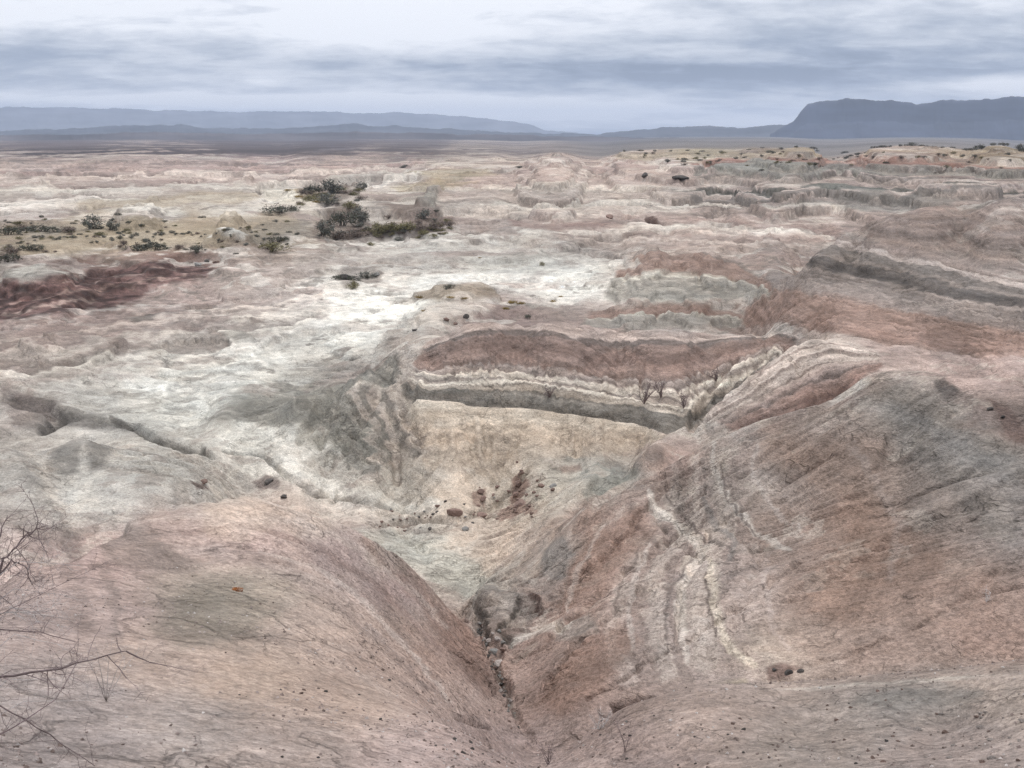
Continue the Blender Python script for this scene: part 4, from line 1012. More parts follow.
for s_, t_, al_, m_, l1, fC, stops in STK:
    st_c = np.array([al(c_) for _, c_ in stops])
    st_p = [p_ for p_, _ in stops]
    tc_ = np.clip(t_, 0, 1)
    c3 = np.stack([np.interp(tc_, st_p, st_c[:, k_]) for k_ in range(3)], -1).astype(np.float32)
    c3 *= (1 + fC * np.clip(l1 * 1.8, -1, 1))[..., None]
    COL[s_] = COL[s_] * (1 - m_[..., None]) + c3 * m_[..., None]
for colr, kind, pts, soft, width, warp, stren, rlim in PAINT:
    s_, m_ = feature_mask(kind, pts, soft, width, warp, rlim)
    m_ = (m_ * stren)[..., None]
    COL[s_] = COL[s_] * (1 - m_) + colr * m_

# broken rubbly surface of the maroon ground
ms_, mm_ = feature_mask('poly', [(-20, 288), (60, 288), (90, 266), (150, 260), (214, 266), (206, 282), (150, 294), (115, 306), (60, 318), (-20, 328)], 4, 0, 8, (68, 128))
rb_ = fbm(XX[ms_] / 1.5, YY[ms_] / 1.9, 141, 4, 0.65)
COL[ms_] *= (1 + mm_ * (0.55 * smooth(rb_, 0.02, 0.22) - 0.32 * smooth(-rb_, 0.0, 0.2)))[..., None]

# thin beds showing on the slopes
st = Z + XX * 0.012 + 0.22 * fbm(XX / 9, YY / 9, 15, 3)
s1 = bed(st * 7.0, 51)
s2 = bed(st * 19.0, 52)
wS = smooth(R2, 9, 20) * (1 - smooth(R2, 700, 1200))
bands = 1 + wS * (0.15 * s1 + 0.08 * s2)
warm = wS * 0.035 * bed(st * 4.0, 53)
# broad blotches at every distance, finest wavelengths only near by
blot = np.zeros_like(Z)
for lam, amp in [(400, 0.10), (120, 0.12), (45, 0.12), (16, 0.10), (6, 0.08), (2.2, 0.06), (0.8, 0.05), (0.3, 0.05), (0.11, 0.05)]:
    rm = lam / 0.003
    k1 = np.searchsorted(rr, rm * 1.4)
    s_ = slice(0, k1)
    near = smooth(R2[s_], lam * 0.8, lam * 2.0)
    blot[s_] += amp * near * (1 - smooth(R2[s_], rm * 0.6, rm * 1.4)) * vnoise(XX[s_] / lam + 3.1, YY[s_] / lam * 1.3, 200 + int(lam * 7))
# thin dark beds cropping out
dl = np.maximum(smooth(bed(st * 5.2, 55), 0.42, 0.60), 0.8 * smooth(bed(st * 11.0, 56), 0.5, 0.66))
dl = dl * (0.45 + 0.55 * smooth(fbm(XX / 11, YY / 11, 57, 3), -0.25, 0.2))
bands = bands * (1 - 0.20 * dl * smooth(R2, 40, 50) * (1 - smooth(R2, 600, 1000)))
lt = smooth(bed(st * 6.1, 58), 0.45, 0.62)
bands = bands * (1 + 0.13 * lt * smooth(R2, 40, 50) * (1 - smooth(R2, 600, 1000)))
val = bands * (1 + blot)
# colour darkens along the rills, with sharper dark lines where flow gathers
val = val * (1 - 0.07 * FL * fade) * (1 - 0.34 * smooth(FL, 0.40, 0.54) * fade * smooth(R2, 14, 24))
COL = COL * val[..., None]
COL[..., 0] *= 1 + warm + 0.03 * WN1
COL[..., 2] *= 1 - warm - 0.03 * WN1
# plain far away is covered by dark scrub
fw_ = fbm(XX / 120, YY / 160, 78, 4, 0.6)
farscrub = smooth(R2 * (1 + 0.5 * fw_), 560, 900) * (1 - 0.8 * smooth(PU + 160 * fw_, 340, 620) * (R2 < 9000))
farscrub = farscrub * (1 - 0.75 * smooth(fbm(XX / 50, YY / 110, 79, 4, 0.65), 0.06, 0.22))
fsn = 0.85 + 0.35 * fbm(XX / 260, YY / 420, 77, 3)
scrub = np.array(al((104, 92, 94)))[None, None, :] * fsn[..., None]
rp = (smooth(PU, 420, 640) * smooth(R2, 600, 1000))[..., None]
COL = COL * (1 - rp) + (al((132, 126, 124)) * fsn[..., None]) * rp  # far plain on the right greyed: distance haze put into its colour
COL = COL * (1 - farscrub[..., None]) + scrub * farscrub[..., None]
lum_ = (COL @ np.array([0.3, 0.55, 0.15], np.float32))[..., None]
COL = lum_ + (COL - lum_) * 0.72
COL = COL * np.array([1.0, 0.995, 0.955], np.float32)
COL = 0.33 * (np.clip(COL, 0.01, 1) / 0.33) ** 1.18
COL = np.clip(COL, 0.01, 0.8)


def add_grid_mesh(name, X, Y, Zg, C=None, mat=None):
    nr, na = Zg.shape
    me = bpy.data.meshes.new(name)
    co = np.stack([X, Y, Zg], -1).reshape(-1, 3).astype(np.float32)
    idx = np.arange(nr * na).reshape(nr, na)
    q = np.stack([idx[:-1, :-1], idx[:-1, 1:], idx[1:, 1:], idx[1:, :-1]], -1).reshape(-1, 4)[:, ::-1]
    nf = len(q)
    me.vertices.add(len(co))
    me.vertices.foreach_set('co', co.ravel())
    me.loops.add(nf * 4)
    me.loops.foreach_set('vertex_index', q.ravel().astype(np.int32))
    me.polygons.add(nf)
    me.polygons.foreach_set('loop_start', np.arange(0, nf * 4, 4, dtype=np.int32))
    me.polygons.foreach_set('loop_total', np.full(nf, 4, np.int32))
    me.update(calc_edges=True)
    me.polygons.foreach_set('use_smooth', np.ones(nf, bool))
    if C is not None:
        at = me.color_attributes.new('albedo', 'FLOAT_COLOR', 'POINT')
        c4 = np.ones((len(co), 4), np.float32)
        c4[:, :3] = C.reshape(-1, 3)
        at.data.foreach_set('color', c4.ravel())
    ob = bpy.data.objects.new(name, me)
    scene.collection.objects.link(ob)
    if mat:
        me.materials.append(mat)
    return ob


def new_mat(name):
    m = bpy.data.materials.new(name)
    m.use_nodes = True
    g = NT(m.node_tree)
    b = m.node_tree.nodes['Principled BSDF']
    b.inputs['Roughness'].default_value = 0.95
    b.inputs['Specular IOR Level'].default_value = 0.15
    return m, g, b


def ground_material():
    m, g, b = new_mat('badland_clay')
    at = g.n('ShaderNodeAttribute', attribute_name='albedo')
    pos = g.n('ShaderNodeNewGeometry').outputs['Position']
    strata = g.noise(g.vmul(pos, (0.35, 0.35, 9.0)), 1.0, 5, 0.6, 0.4)
    strata2 = g.noise(g.vmul(pos, (1.2, 1.2, 22.0)), 1.0, 4, 0.6)
    mid = g.noise(pos, 1.1, 6, 0.62)
    fine = g.noise(pos, 9.0, 6, 0.7)
    grain = g.noise(pos, 55.0, 3, 0.7)
    v = g.m('MULTIPLY', g.rng(strata, 0.3, 0.7, 0.90, 1.09, False), g.rng(strata2, 0.3, 0.7, 0.94, 1.06, False))
    v = g.m('MULTIPLY', v, g.rng(mid, 0.3, 0.7, 0.78, 1.22, False))
    v = g.m('MULTIPLY', v, g.rng(fine, 0.28, 0.72, 0.70, 1.28, False))
    v = g.m('MULTIPLY', v, g.rng(grain, 0.25, 0.75, 0.74, 1.24, False))
    # network of drying cracks at two sizes
    wob = g.n('ShaderNodeVectorMath', operation='ADD')
    g.put(wob.inputs[0], pos)
    wv = g.n('ShaderNodeTexNoise')
    g.put(wv.inputs['Vector'], pos)
    wv.inputs['Scale'].default_value = 1.6
    wv.inputs['Detail'].default_value = 4
    ws = g.n('ShaderNodeVectorMath', operation='SCALE')
    g.put(ws.inputs[0], wv.outputs['Color'])
    ws.inputs['Scale'].default_value = 0.9
    g.put(wob.inputs[1], ws.outputs[0])
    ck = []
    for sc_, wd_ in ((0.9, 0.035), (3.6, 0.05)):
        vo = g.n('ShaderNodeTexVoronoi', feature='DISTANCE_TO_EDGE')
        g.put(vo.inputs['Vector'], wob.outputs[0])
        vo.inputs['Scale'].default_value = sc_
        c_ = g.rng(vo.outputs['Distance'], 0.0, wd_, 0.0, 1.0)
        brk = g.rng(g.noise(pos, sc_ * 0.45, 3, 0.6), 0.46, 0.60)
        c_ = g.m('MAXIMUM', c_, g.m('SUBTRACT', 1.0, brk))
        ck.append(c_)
    v = g.m('MULTIPLY', v, g.m('MULTIPLY_ADD', ck[0], 0.26, 0.74))  # shade inside the cracks is darkened into the colour
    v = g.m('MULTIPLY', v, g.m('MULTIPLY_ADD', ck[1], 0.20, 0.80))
    # clay nodules of slightly different tone, each a few centimetres wide
    cel = g.n('ShaderNodeTexVoronoi', feature='F1')
    g.put(cel.inputs['Vector'], pos)
    cel.inputs['Scale'].default_value = 26.0
    sepc = g.n('ShaderNodeSeparateColor')
    g.put(sepc.inputs[0], cel.outputs['Color'])
    v = g.m('MULTIPLY', v, g.m('MULTIPLY_ADD', sepc.outputs[0], 0.34, 0.83))
    # scattered dark crumbs of the crust
    crumbs = g.rng(g.noise(pos, 22.0, 4, 0.75), 0.62, 0.71, 1.0, 0.58)
    v = g.m('MULTIPLY', v, crumbs)
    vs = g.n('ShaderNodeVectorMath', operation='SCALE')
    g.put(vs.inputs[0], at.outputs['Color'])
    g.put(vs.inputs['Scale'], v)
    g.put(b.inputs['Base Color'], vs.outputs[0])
    h = g.m('MULTIPLY', mid, 0.16)
    h = g.m('MULTIPLY_ADD', ck[0], 0.05, h)
    h = g.m('MULTIPLY_ADD', ck[1], 0.018, h)
    h = g.m('MULTIPLY_ADD', fine, 0.05, h)
    h = g.m('MULTIPLY_ADD', grain, 0.012, h)
    h = g.m('MULTIPLY_ADD', strata2, 0.03, h)
    # popcorn crust: swollen clay nodules
    pops = []
    for sc_ in (13.0, 38.0):
        vo = g.n('ShaderNodeTexVoronoi', feature='F1')
        g.put(vo.inputs['Vector'], pos)
        vo.inputs['Scale'].default_value = sc_
        pops.append(g.m('SUBTRACT', 1.0, vo.outputs['Distance']))
    h = g.m('MULTIPLY_ADD', pops[0], 0.034, h)
    h = g.m('MULTIPLY_ADD', pops[1], 0.014, h)
    bump = g.n('ShaderNodeBump')
    bump.inputs['Strength'].default_value = 0.85
    bump.inputs['Distance'].default_value = 1.0
    g.put(bump.inputs['Height'], h)
    g.put(b.inputs['Normal'], bump.outputs[0])
    return m


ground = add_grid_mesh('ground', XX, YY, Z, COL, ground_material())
ground['kind'] = 'structure'


def zat(x, y):
    """ground height at a plan position"""
    r = max(math.hypot(x, y), 0.9)
    a = math.atan2(x, y)
    k = np.interp(math.log(r), lr, np.arange(NR))
    j = np.interp(a, az, np.arange(NA))
    k0 = min(int(k), NR - 2); j0 = min(int(j), NA - 2)
    fk, fj = k - k0, j - j0
    return float((Z[k0, j0] * (1 - fj) + Z[k0, j0 + 1] * fj) * (1 - fk) + (Z[k0 + 1, j0] * (1 - fj) + Z[k0 + 1, j0 + 1] * fj) * fk)


def spot(u, v, rmax=1e9, rmin=3.0):
    j, k = hit(u, v, rmax, Z, rmin)
    x, y = XX[k, j], YY[k, j]
    return float(x), float(y), float(Z[k, j])

# ------------------------------------------------------------------ haze, mountains and things
# haze: one closed box of thin air round everything, sky outside it
def box_mesh(name, x0, x1, y0, y1, z0, z1):
    me = bpy.data.meshes.new(name)
    v = [(x, y, z) for z in (z0, z1) for y in (y0, y1) for x in (x0, x1)]
    f = [(0, 2, 3, 1), (4, 5, 7, 6), (0, 1, 5, 4), (2, 6, 7, 3), (0, 4, 6, 2), (1, 3, 7, 5)]
    me.from_pydata(v, [], f)
    ob = bpy.data.objects.new(name, me)
    scene.collection.objects.link(ob)
    return ob


hz = box_mesh('haze', -16500, 16500, -16500, 16500, float(Z.min()) - 40, 385)
hz['kind'] = 'stuff'
hm = bpy.data.materials.new('thin_air')
hm.use_nodes = True
hm.node_tree.nodes.clear()
hv = hm.node_tree.nodes.new('ShaderNodeVolumePrincipled')
hv.inputs['Color'].default_value = (0.68, 0.79, 1.0, 1)
hv.inputs['Density'].default_value = 0.95e-4
hv.inputs['Anisotropy'].default_value = 0.2
ho = hm.node_tree.nodes.new('ShaderNodeOutputMaterial')
hm.node_tree.links.new(hv.outputs[0], ho.inputs['Volume'])
hz.data.materials.append(hm)


def plain_mat(name, col, var=0.15, scale=3.0, rough=0.9, bump=0.0, col2=None):
    m, g, b = new_mat(name)
    tcx = g.n('ShaderNodeTexCoord').outputs['Object']
    nz = g.noise(tcx, scale, 5, 0.65)
    c1 = [x * (1 - var) for x in col]
    c2 = [x * (1 + var) for x in (col2 or col)]
    oi = g.n('ShaderNodeObjectInfo').outputs['Random']
    base = g.ramp(nz, [(0.3, c1), (0.7, c2)])
    vs = g.n('ShaderNodeVectorMath', operation='SCALE')
    g.put(vs.inputs[0], base)
    g.put(vs.inputs['Scale'], g.m('MULTIPLY_ADD', oi, 0.35, 0.82))
    g.put(b.inputs['Base Color'], vs.outputs[0])
    b.inputs['Roughness'].default_value = rough
    if bump:
        bp = g.n('ShaderNodeBump')
        bp.inputs['Distance'].default_value = bump
        g.put(bp.inputs['Height'], nz)
        g.put(b.inputs['Normal'], bp.outputs[0])
    return m


# ---- mountain ranges: crest line at its own distance, real front and back slopes
def mountain(name, crest, D, depth, col, cliff=False, seed=1, rough=1.0):
    us = np.arange(crest[0][0], crest[-1][0] + 0.1, 1.5)
    vs = np.interp(us, [c[0] for c in crest], [c[1] for c in crest])
    n = len(us)
    az_ = np.array([float(ray(u, v)[0]) for u, v in zip(us, vs)])
    tt = np.array([float(ray(u, v)[1]) for u, v in zip(us, vs)])
    jag = fbm(us / 22, us * 0, seed, 5, 0.6) * 0.0030 * rough
    top = EYE + (-tt + jag) * D
    secs = np.linspace(-1, 1, 61)
    X = np.zeros((61, n)); Y = X.copy(); Zm = X.copy()
    for i, s in enumerate(secs):
        d = D + s * depth
        a = abs(s)
        if cliff and s < 0:
            hgt = np.where(a < 0.12, 1.0 - a * 0.3, np.where(a < 0.2, 0.96 - (a - 0.12) * 5.4, 0.53 * (1 - (a - 0.2) / 0.8) ** 1.5))
        else:
            hgt = (1 - a) ** 1.25
        x = d * np.sin(az_); y = d * np.cos(az_)
        rid = fbm(us / 14 + s * 1.3, np.full(n, s * 2.2), seed + 9, 5, 0.6)
        hgt = np.clip(hgt + 0.22 * rid * a ** 0.5 * (1 - a) * rough, 0, 1.0) if a > 0.02 else np.full(n, 1.0) * hgt
        X[i], Y[i] = x, y
        Zm[i] = -45 + (top + 45) * hgt
    mat, g, b = new_mat(name + '_rock')
    pos = g.n('ShaderNodeNewGeometry').outputs['Position']
    nz = g.noise(g.vmul(pos, (0.003, 0.003, 0.02)), 1.0, 6, 0.6)
    g.put(b.inputs['Base Color'], g.ramp(nz, [(0.35, [c * 0.5 for c in col]), (0.65, [c * 1.5 for c in col])]))
    ob = add_grid_mesh(name, X, Y, Zm, None, mat)
    ob['kind'] = 'structure'
    return ob


mountain('far_mountains', [(-260, 112), (-100, 108), (0, 107), (120, 109), (230, 111), (330, 112), (380, 113), (430, 114), (480, 117), (512, 121), (530, 126), (548, 131), (590, 135)], 12500, 1400, (0.10, 0.10, 0.11), seed=3, rough=0.7)
mountain('blue_ridge', [(-260, 130), (-60, 128), (0, 132), (40, 129), (90, 127), (140, 126), (180, 124), (215, 128), (250, 129), (300, 127), (345, 124), (390, 126), (430, 129), (500, 132), (560, 134), (600, 134), (630, 132), (660, 128), (690, 126), (720, 127), (745, 128), (775, 125), (830, 124)], 6600, 1300, (0.05, 0.052, 0.062), seed=7, rough=0.8)
mountain('dark_foothills', [(-300, 136), (-100, 134), (0, 135), (80, 134), (150, 132), (230, 134), (300, 133), (380, 132), (450, 134), (560, 136), (680, 138)], 4000, 900, (0.075, 0.065, 0.068), seed=12, rough=0.5)
mountain('mesa', [(770, 135), (782, 129), (794, 121), (802, 109), (808, 102), (820, 100), (836, 101), (848, 98), (862, 99), (876, 101), (900, 101), (918, 103), (936, 103), (950, 101), (975, 100), (1000, 99), (1024, 97), (1150, 95), (1300, 100), (1400, 120)], 5600, 1000, (0.028, 0.034, 0.055), cliff=True, seed=21, rough=0.9)

# ------------------------------------------------------------------ things
random.seed(11)


def link(o):
    scene.collection.objects.link(o)
    return o


def mesh_obj(name, verts, faces, mat, parent=None, smooth_=False):
    me = bpy.data.meshes.new(name)
    me.from_pydata([tuple(v) for v in verts], [], faces)
    if smooth_:
        me.polygons.foreach_set('use_smooth', [True] * len(me.polygons))
    me.materials.append(mat)
    o = link(bpy.data.objects.new(name, me))
    if parent:
        o.parent = parent
    return o


def tag(o, label, cat, group=None):
    o['label'] = label
    o['category'] = cat
    if group:
        o['group'] = group
    return o


def empty(name, loc):
    o = link(bpy.data.objects.new(name, None))
    o.empty_display_size = 0.2
    o.location = loc
    return o


def dup(root, loc, rz=0.0, sc=1.0):
    r = root.copy()
    link(r)
    r.location = loc
    r.rotation_euler = (0, 0, rz)
    r.scale = (sc, sc, sc) if not isinstance(sc, tuple) else sc
    for ch in list(root.children):
        c = ch.copy()
        link(c)
        c.parent = r
        for gch in list(ch.children):
            d = gch.copy()
            link(d)
            d.parent = c
    return r


def tube(V, F, pts, rad, sides=4):
    """tapered tube through points"""
    n0 = len(V)
    k = len(pts)
    for i, p in enumerate(pts):
        d = (pts[min(i + 1, k - 1)] - pts[max(i - 1, 0)])
        if d.length < 1e-6:
            d = Vector((0, 0, 1))
        d.normalize()
        a = d.orthogonal().normalized()
        b = d.cross(a)
        for s in range(sides):
            th = 2 * math.pi * s / sides
            V.append(p + (a * math.cos(th) + b * math.sin(th)) * rad[i])
    for i in range(k - 1):
        for s in range(sides):
            a = n0 + i * sides + s
            b = n0 + i * sides + (s + 1) % sides
            F.append((a, b, b + sides, a + sides))
    F.append(tuple(n0 + (k - 1) * sides + s for s in range(sides)))
    F.append(tuple(n0 + s for s in reversed(range(sides))))


def twig_path(p, d, L, rnd, bend=0.35, n=5, droop=0.0):
    pts = [p.copy()]
    d = d.normalized()
    for i in range(n):
        d = (d + Vector((rnd.gauss(0, bend), rnd.gauss(0, bend), rnd.gauss(0, bend) - droop)) * 0.5).normalized()
        pts.append(pts[-1] + d * (L / n))
    return pts


# ---- leafy desert shrubs (size 1 m wide and about 0.8 m tall; scaled where they stand)
M_GREY = plain_mat('grey_leaves', (0.15, 0.152, 0.13), 0.35, 6, 0.9)
M_DARK = plain_mat('dark_leaves', (0.10, 0.102, 0.08), 0.35, 6, 0.9)
M_OLIVE = plain_mat('olive_leaves', (0.20, 0.18, 0.095), 0.35, 6, 0.9)
M_BROWN = plain_mat('brown_twigs', (0.19, 0.15, 0.125), 0.35, 6, 0.9)
M_YEL = plain_mat('yellow_grass', (0.30, 0.22, 0.085), 0.3, 6, 0.9)
M_ORANGE = plain_mat('orange_grass', (0.36, 0.14, 0.05), 0.3, 12, 0.9)
M_STEM = plain_mat('stem_bark', (0.10, 0.08, 0.07), 0.2, 9, 0.9)
M_TWIG = plain_mat('thorn_bark', (0.13, 0.095, 0.092), 0.3, 14, 0.85, col2=(0.20, 0.155, 0.15))
M_PALE = plain_mat('weathered_twig', (0.42, 0.38, 0.36), 0.25, 14, 0.85)


def shrub_proto(mat, seed, lumps=9, leaves=620, flat=0.7, leaf=0.045):
    rnd = random.Random(seed)
    cs = []
    for i in range(lumps):
        a = rnd.uniform(0, 6.28)
        r = rnd.uniform(0.05, 0.42)
        cs.append((Vector((r * math.cos(a), r * math.sin(a), rnd.uniform(0.15, 0.62) * flat * (1.1 - r))), rnd.uniform(0.10, 0.24)))
    V, F = [], []
    for i in range(leaves):
        c, rad = rnd.choice(cs)
        d = Vector((rnd.gauss(0, 1), rnd.gauss(0, 1), rnd.gauss(0, 1))).normalized()
        p = c + d * rad * rnd.uniform(0.35, 1.15)
        if p.z < 0.0:
            p.z = rnd.uniform(0, 0.1)
        q = Vector((rnd.gauss(0, 1), rnd.gauss(0, 1), rnd.gauss(0, 1))).normalized()
        s = q.cross(d).normalized() * leaf * rnd.uniform(0.4, 1.0)
        t = (q + d * 0.6).normalized() * leaf * rnd.uniform(0.8, 1.9)
        n = len(V)
        V += [p - s * 0.5, p + s * 0.5, p + t + s * 0.2, p + t - s * 0.2]
        F.append((n, n + 1, n + 2, n + 3))
    root = empty('desert_shrub', (0, 0, 0))
    mesh_obj('foliage', V, F, mat, root)
    V, F = [], []
    for c, rad in cs:
        mid = Vector((c.x * 0.4, c.y * 0.4, c.z * 0.55))
        tube(V, F, [Vector((c.x * 0.08, c.y * 0.08, -0.1)), mid, c], [0.018, 0.013, 0.006], 4)
        for _ in range(5):
            pts = twig_path(c, Vector((rnd.gauss(0, 1), rnd.gauss(0, 1), rnd.uniform(0.2, 1.2))), rad * 1.6, rnd)
            tube(V, F, pts, [0.006 - 0.001 * k for k in range(6)], 3)
    mesh_obj('stems', V, F, M_STEM, root)
    return root


def tuft_proto(mat, seed, n=160, name='grass_tuft', w=0.5, h=0.35):
    rnd = random.Random(seed)
    V, F = [], []
    for i in range(n):
        a = rnd.uniform(0, 6.28)
        r = w * math.sqrt(rnd.random()) * 0.8
        b = Vector((r * math.cos(a), r * math.sin(a), -0.03))
        lean = Vector((math.cos(a) * 0.3 + rnd.gauss(0, 0.3), math.sin(a) * 0.3 + rnd.gauss(0, 0.3), 1)) * h * rnd.uniform(0.5, 1.1) * (1.1 - r / w * 0.6)
        s = Vector((-math.sin(a), math.cos(a), 0)) * 0.018
        k = len(V)
        V += [b - s, b + s, b + lean * 0.6 + s * 0.7, b + lean + Vector((rnd.gauss(0, 0.04), rnd.gauss(0, 0.04), 0)), b + lean * 0.6 - s * 0.7]
        F.append((k, k + 1, k + 2, k + 3, k + 4))
    return mesh_obj(name, V, F, mat)


FREE = {}


def first_or_dup(key, proto, loc, rz, sc):
    if key not in FREE:
        FREE[key] = 1
        proto.location = loc
        proto.rotation_euler = (0, 0, rz)
        proto.scale = (sc, sc, sc) if not isinstance(sc, tuple) else sc
        return proto
    return dup(proto, loc, rz, sc)


SH = {'grey': shrub_proto(M_GREY, 1), 'dark': shrub_proto(M_DARK, 2), 'olive': shrub_proto(M_OLIVE, 3, flat=0.55),
      'brown': shrub_proto(M_BROWN, 4, flat=0.55, leaf=0.035)}
# u, v of the foot, width and height in the picture, kind, label
SHRUBS = [
    (310, 194, 18, 11, 'dark', 'dark rounded shrub at the left end of the far thicket'),
    (332, 193, 24, 15, 'grey', 'large grey shrub at the top of the far thicket'),
    (360, 190, 13, 9, 'grey', 'small grey shrub standing just right of the far thicket'),
    (309, 201, 20, 8, 'olive', 'olive shrub spilling onto the pale wash below the far thicket'),
    (329, 206, 20, 12, 'grey', 'grey shrub in the lower middle of the far thicket'),
    (349, 209, 17, 9, 'olive', 'olive shrub at the lower right of the far thicket'),
    (282, 213, 28, 11, 'dark', 'lone dark shrub left of the pale wash bend'),
    (342, 226, 24, 20, 'dark', 'tallest dark shrub of the clump by the gully in the valley'),
    (360, 222, 19, 17, 'grey', 'grey-green shrub right beside the tallest shrub of the clump'),
    (322, 236, 20, 17, 'grey', 'blue-grey shrub at the left front of the valley clump'),
    (338, 240, 20, 13, 'brown', 'brown twiggy shrub in front of the blue-grey shrub'),
    (357, 238, 25, 11, 'brown', 'wide brown twiggy shrub below the tallest shrub'),
    (377, 232, 15, 11, 'olive', 'green-olive shrub in the middle of the valley clump'),
    (390, 232, 18, 12, 'olive', 'olive shrub right of the green-olive one at the pale bank edge'),
    (406, 232, 20, 12, 'olive', 'brownish olive shrub below the leaning grey knoll'),
    (423, 220, 16, 12, 'grey', 'grey shrub against the foot of the leaning grey knoll'),
    (420, 232, 16, 11, 'brown', 'brown shrub just left of the last shrubs of the clump'),
    (434, 231, 18, 13, 'brown', 'reddish brown shrub near the right end of the clump'),
    (449, 226, 14, 8, 'brown', 'low brown shrub at the right tip of the clump'),
    (271, 250, 30, 7, 'olive', 'low yellowish shrub below the grassy bank'),
    (280, 242, 15, 8, 'dark', 'dark shrub at the foot of the grassy bank'),
    (347, 280, 22, 8, 'dark', 'dark low shrub in the small rocky hollow of the white floor'),
    (368, 277, 20, 7, 'grey', 'grey low shrub at the right of the rocky hollow'),
    (355, 288, 13, 10, 'olive', 'small olive shrub in front of the rocky hollow'),
    (8, 235, 18, 11, 'dark', 'dark shrub at the left picture edge on the tan terrace'),
    (23, 231, 16, 8, 'brown', 'brown shrub second from the left edge on the tan terrace'),
    (44, 232, 26, 9, 'dark', 'wide dark shrub on the rim of the tan terrace'),
    (70, 232, 22, 8, 'brown', 'low brown shrub between the wide dark and the tall grey shrub'),
    (95, 229, 18, 15, 'grey', 'tall thin grey shrub under the pale ridge'),
    (110, 230, 14, 10, 'grey', 'smaller grey shrub right beside the tall thin one'),
    (12, 253, 22, 9, 'brown', 'brown shrub above the pale mound at the left edge'),
    (30, 251, 18, 8, 'dark', 'dark shrub above the maroon ground at the left'),
    (8, 262, 18, 10, 'dark', 'dark green shrub behind the pale mound at the left edge'),
    (100, 236, 11, 5, 'olive', 'tiny olive shrub in the middle of the tan terrace'),
    (124, 245, 11, 7, 'brown', 'small brown shrub left of the long dark shrub'),
    (139, 251, 22, 10, 'dark', 'left half of the long dark shrub above the maroon ground'),
    (158, 250, 20, 10, 'dark', 'right half of the long dark shrub above the maroon ground'),
    (179, 249, 12, 7, 'brown', 'brown shrub between the long dark shrub and the last dark one'),
    (197, 252, 15, 9, 'dark', 'dark shrub at the right end of the maroon ground'),
    (449, 289, 10, 6, 'dark', 'small dark shrub on the brown hump in the white floor'),
    (527, 318, 9, 4, 'dark', 'dark small shrub behind the rim of the red amphitheatre'),
    (542, 266, 5, 5, 'olive', 'tiny olive shrub on the dark scar in the white floor'),
    (436, 213, 7, 4, 'dark', 'small dark shrub on top of the leaning grey knoll'),
    (404, 168, 9, 4, 'grey', 'tiny far shrub on the left of the pale far bank'),
    (520, 168, 9, 3, 'dark', 'tiny far shrub in the centre distance'),
]
for u, v, wp, hp, kind, lab in SHRUBS:
    x, y, z = spot(u, v)
    dist = math.hypot(x, y)
    s = wp * 1.35 * dist / FOC
    rz = random.uniform(0, 6.28)
    pr_ = SH[kind]
    o = first_or_dup(kind, pr_, (x, y, z - 0.03 * s), rz, (s, s, max(hp * 1.15 * dist / FOC / 0.66, s * 0.45)))
    tag(o, lab, 'shrub', 'shrubs of the valley')

for i in range(86):
    t_ = random.random()
    if i < 26:
        u, v = random.uniform(298, 362), random.uniform(188, 206)
        wh, nm = 'in the far thicket by the pale wash', 'far thicket'
    else:
        u = random.uniform(318, 452)
        v = 232 - 6 * (u - 318) / 134 + random.gauss(2, 4)
        wh, nm = 'filling the valley thicket by the gully', 'valley thicket'
    x, y, z = spot(u, v)
    s = random.uniform(8, 17) * math.hypot(x, y) / FOC
    kind = random.choice(['brown', 'olive', 'grey', 'olive', 'brown'])
    o = dup(SH[kind], (x, y, z - 0.05 * s), random.uniform(0, 6.28), (s, s, s * random.uniform(0.45, 0.7)))
    tag(o, f'low {kind} bush {wh}', 'shrub', f'low {kind} bushes of the {nm}')

RIM = [624, 640, 655, 671, 688, 702, 722, 749, 762, 781, 796, 814, 835, 851, 858, 866, 874, 881, 890, 899, 907, 913, 921, 927, 933, 942, 952, 964, 972, 981, 993, 1003, 1010, 1018, 1024]
for i, u in enumerate(RIM):
    a = float(ray(u, 150)[0])
    j = int(np.argmin(np.abs(az - a)))
    # crest of the upland rim in this direction
    k0 = np.searchsorted(rr, 250); k1 = np.searchsorted(rr, 600)
    k = k0 + int(np.argmax((Z[k0:k1, j] - EYE) / rr[k0:k1]))
    k = max(k0, k - random.randint(0, 5))
    x, y, z = float(XX[k, j]), float(YY[k, j]), float(Z[k, j])
    big = 1.9 if u in (981, 1018, 858, 913) else 1.0
    s = random.uniform(2.2, 3.6) * big
    o = first_or_dup('dark', SH['dark'] if i % 3 else SH['grey'], (x, y, z - 0.1), random.uniform(0, 6.28), (s * 1.3, s, s * 0.75)) if i % 3 else \
        first_or_dup('grey', SH['grey'], (x, y, z - 0.1), random.uniform(0, 6.28), (s * 1.3, s, s * 0.75))
    if big > 1:
        tag(o, {981: 'large dark shrub on the right part of the upland rim under the mesa', 1018: 'large dark shrub at the far right end of the upland rim',
                858: 'larger dark shrub on the rim left of the row, below the mesa peak', 913: 'larger dark shrub in the middle of the rim row below the mesa'}[u], 'shrub', 'shrubs on the upland rim')
    else:
        tag(o, 'small dark shrub in the row along the upland rim below the mesa', 'shrub', 'shrubs on the upland rim')

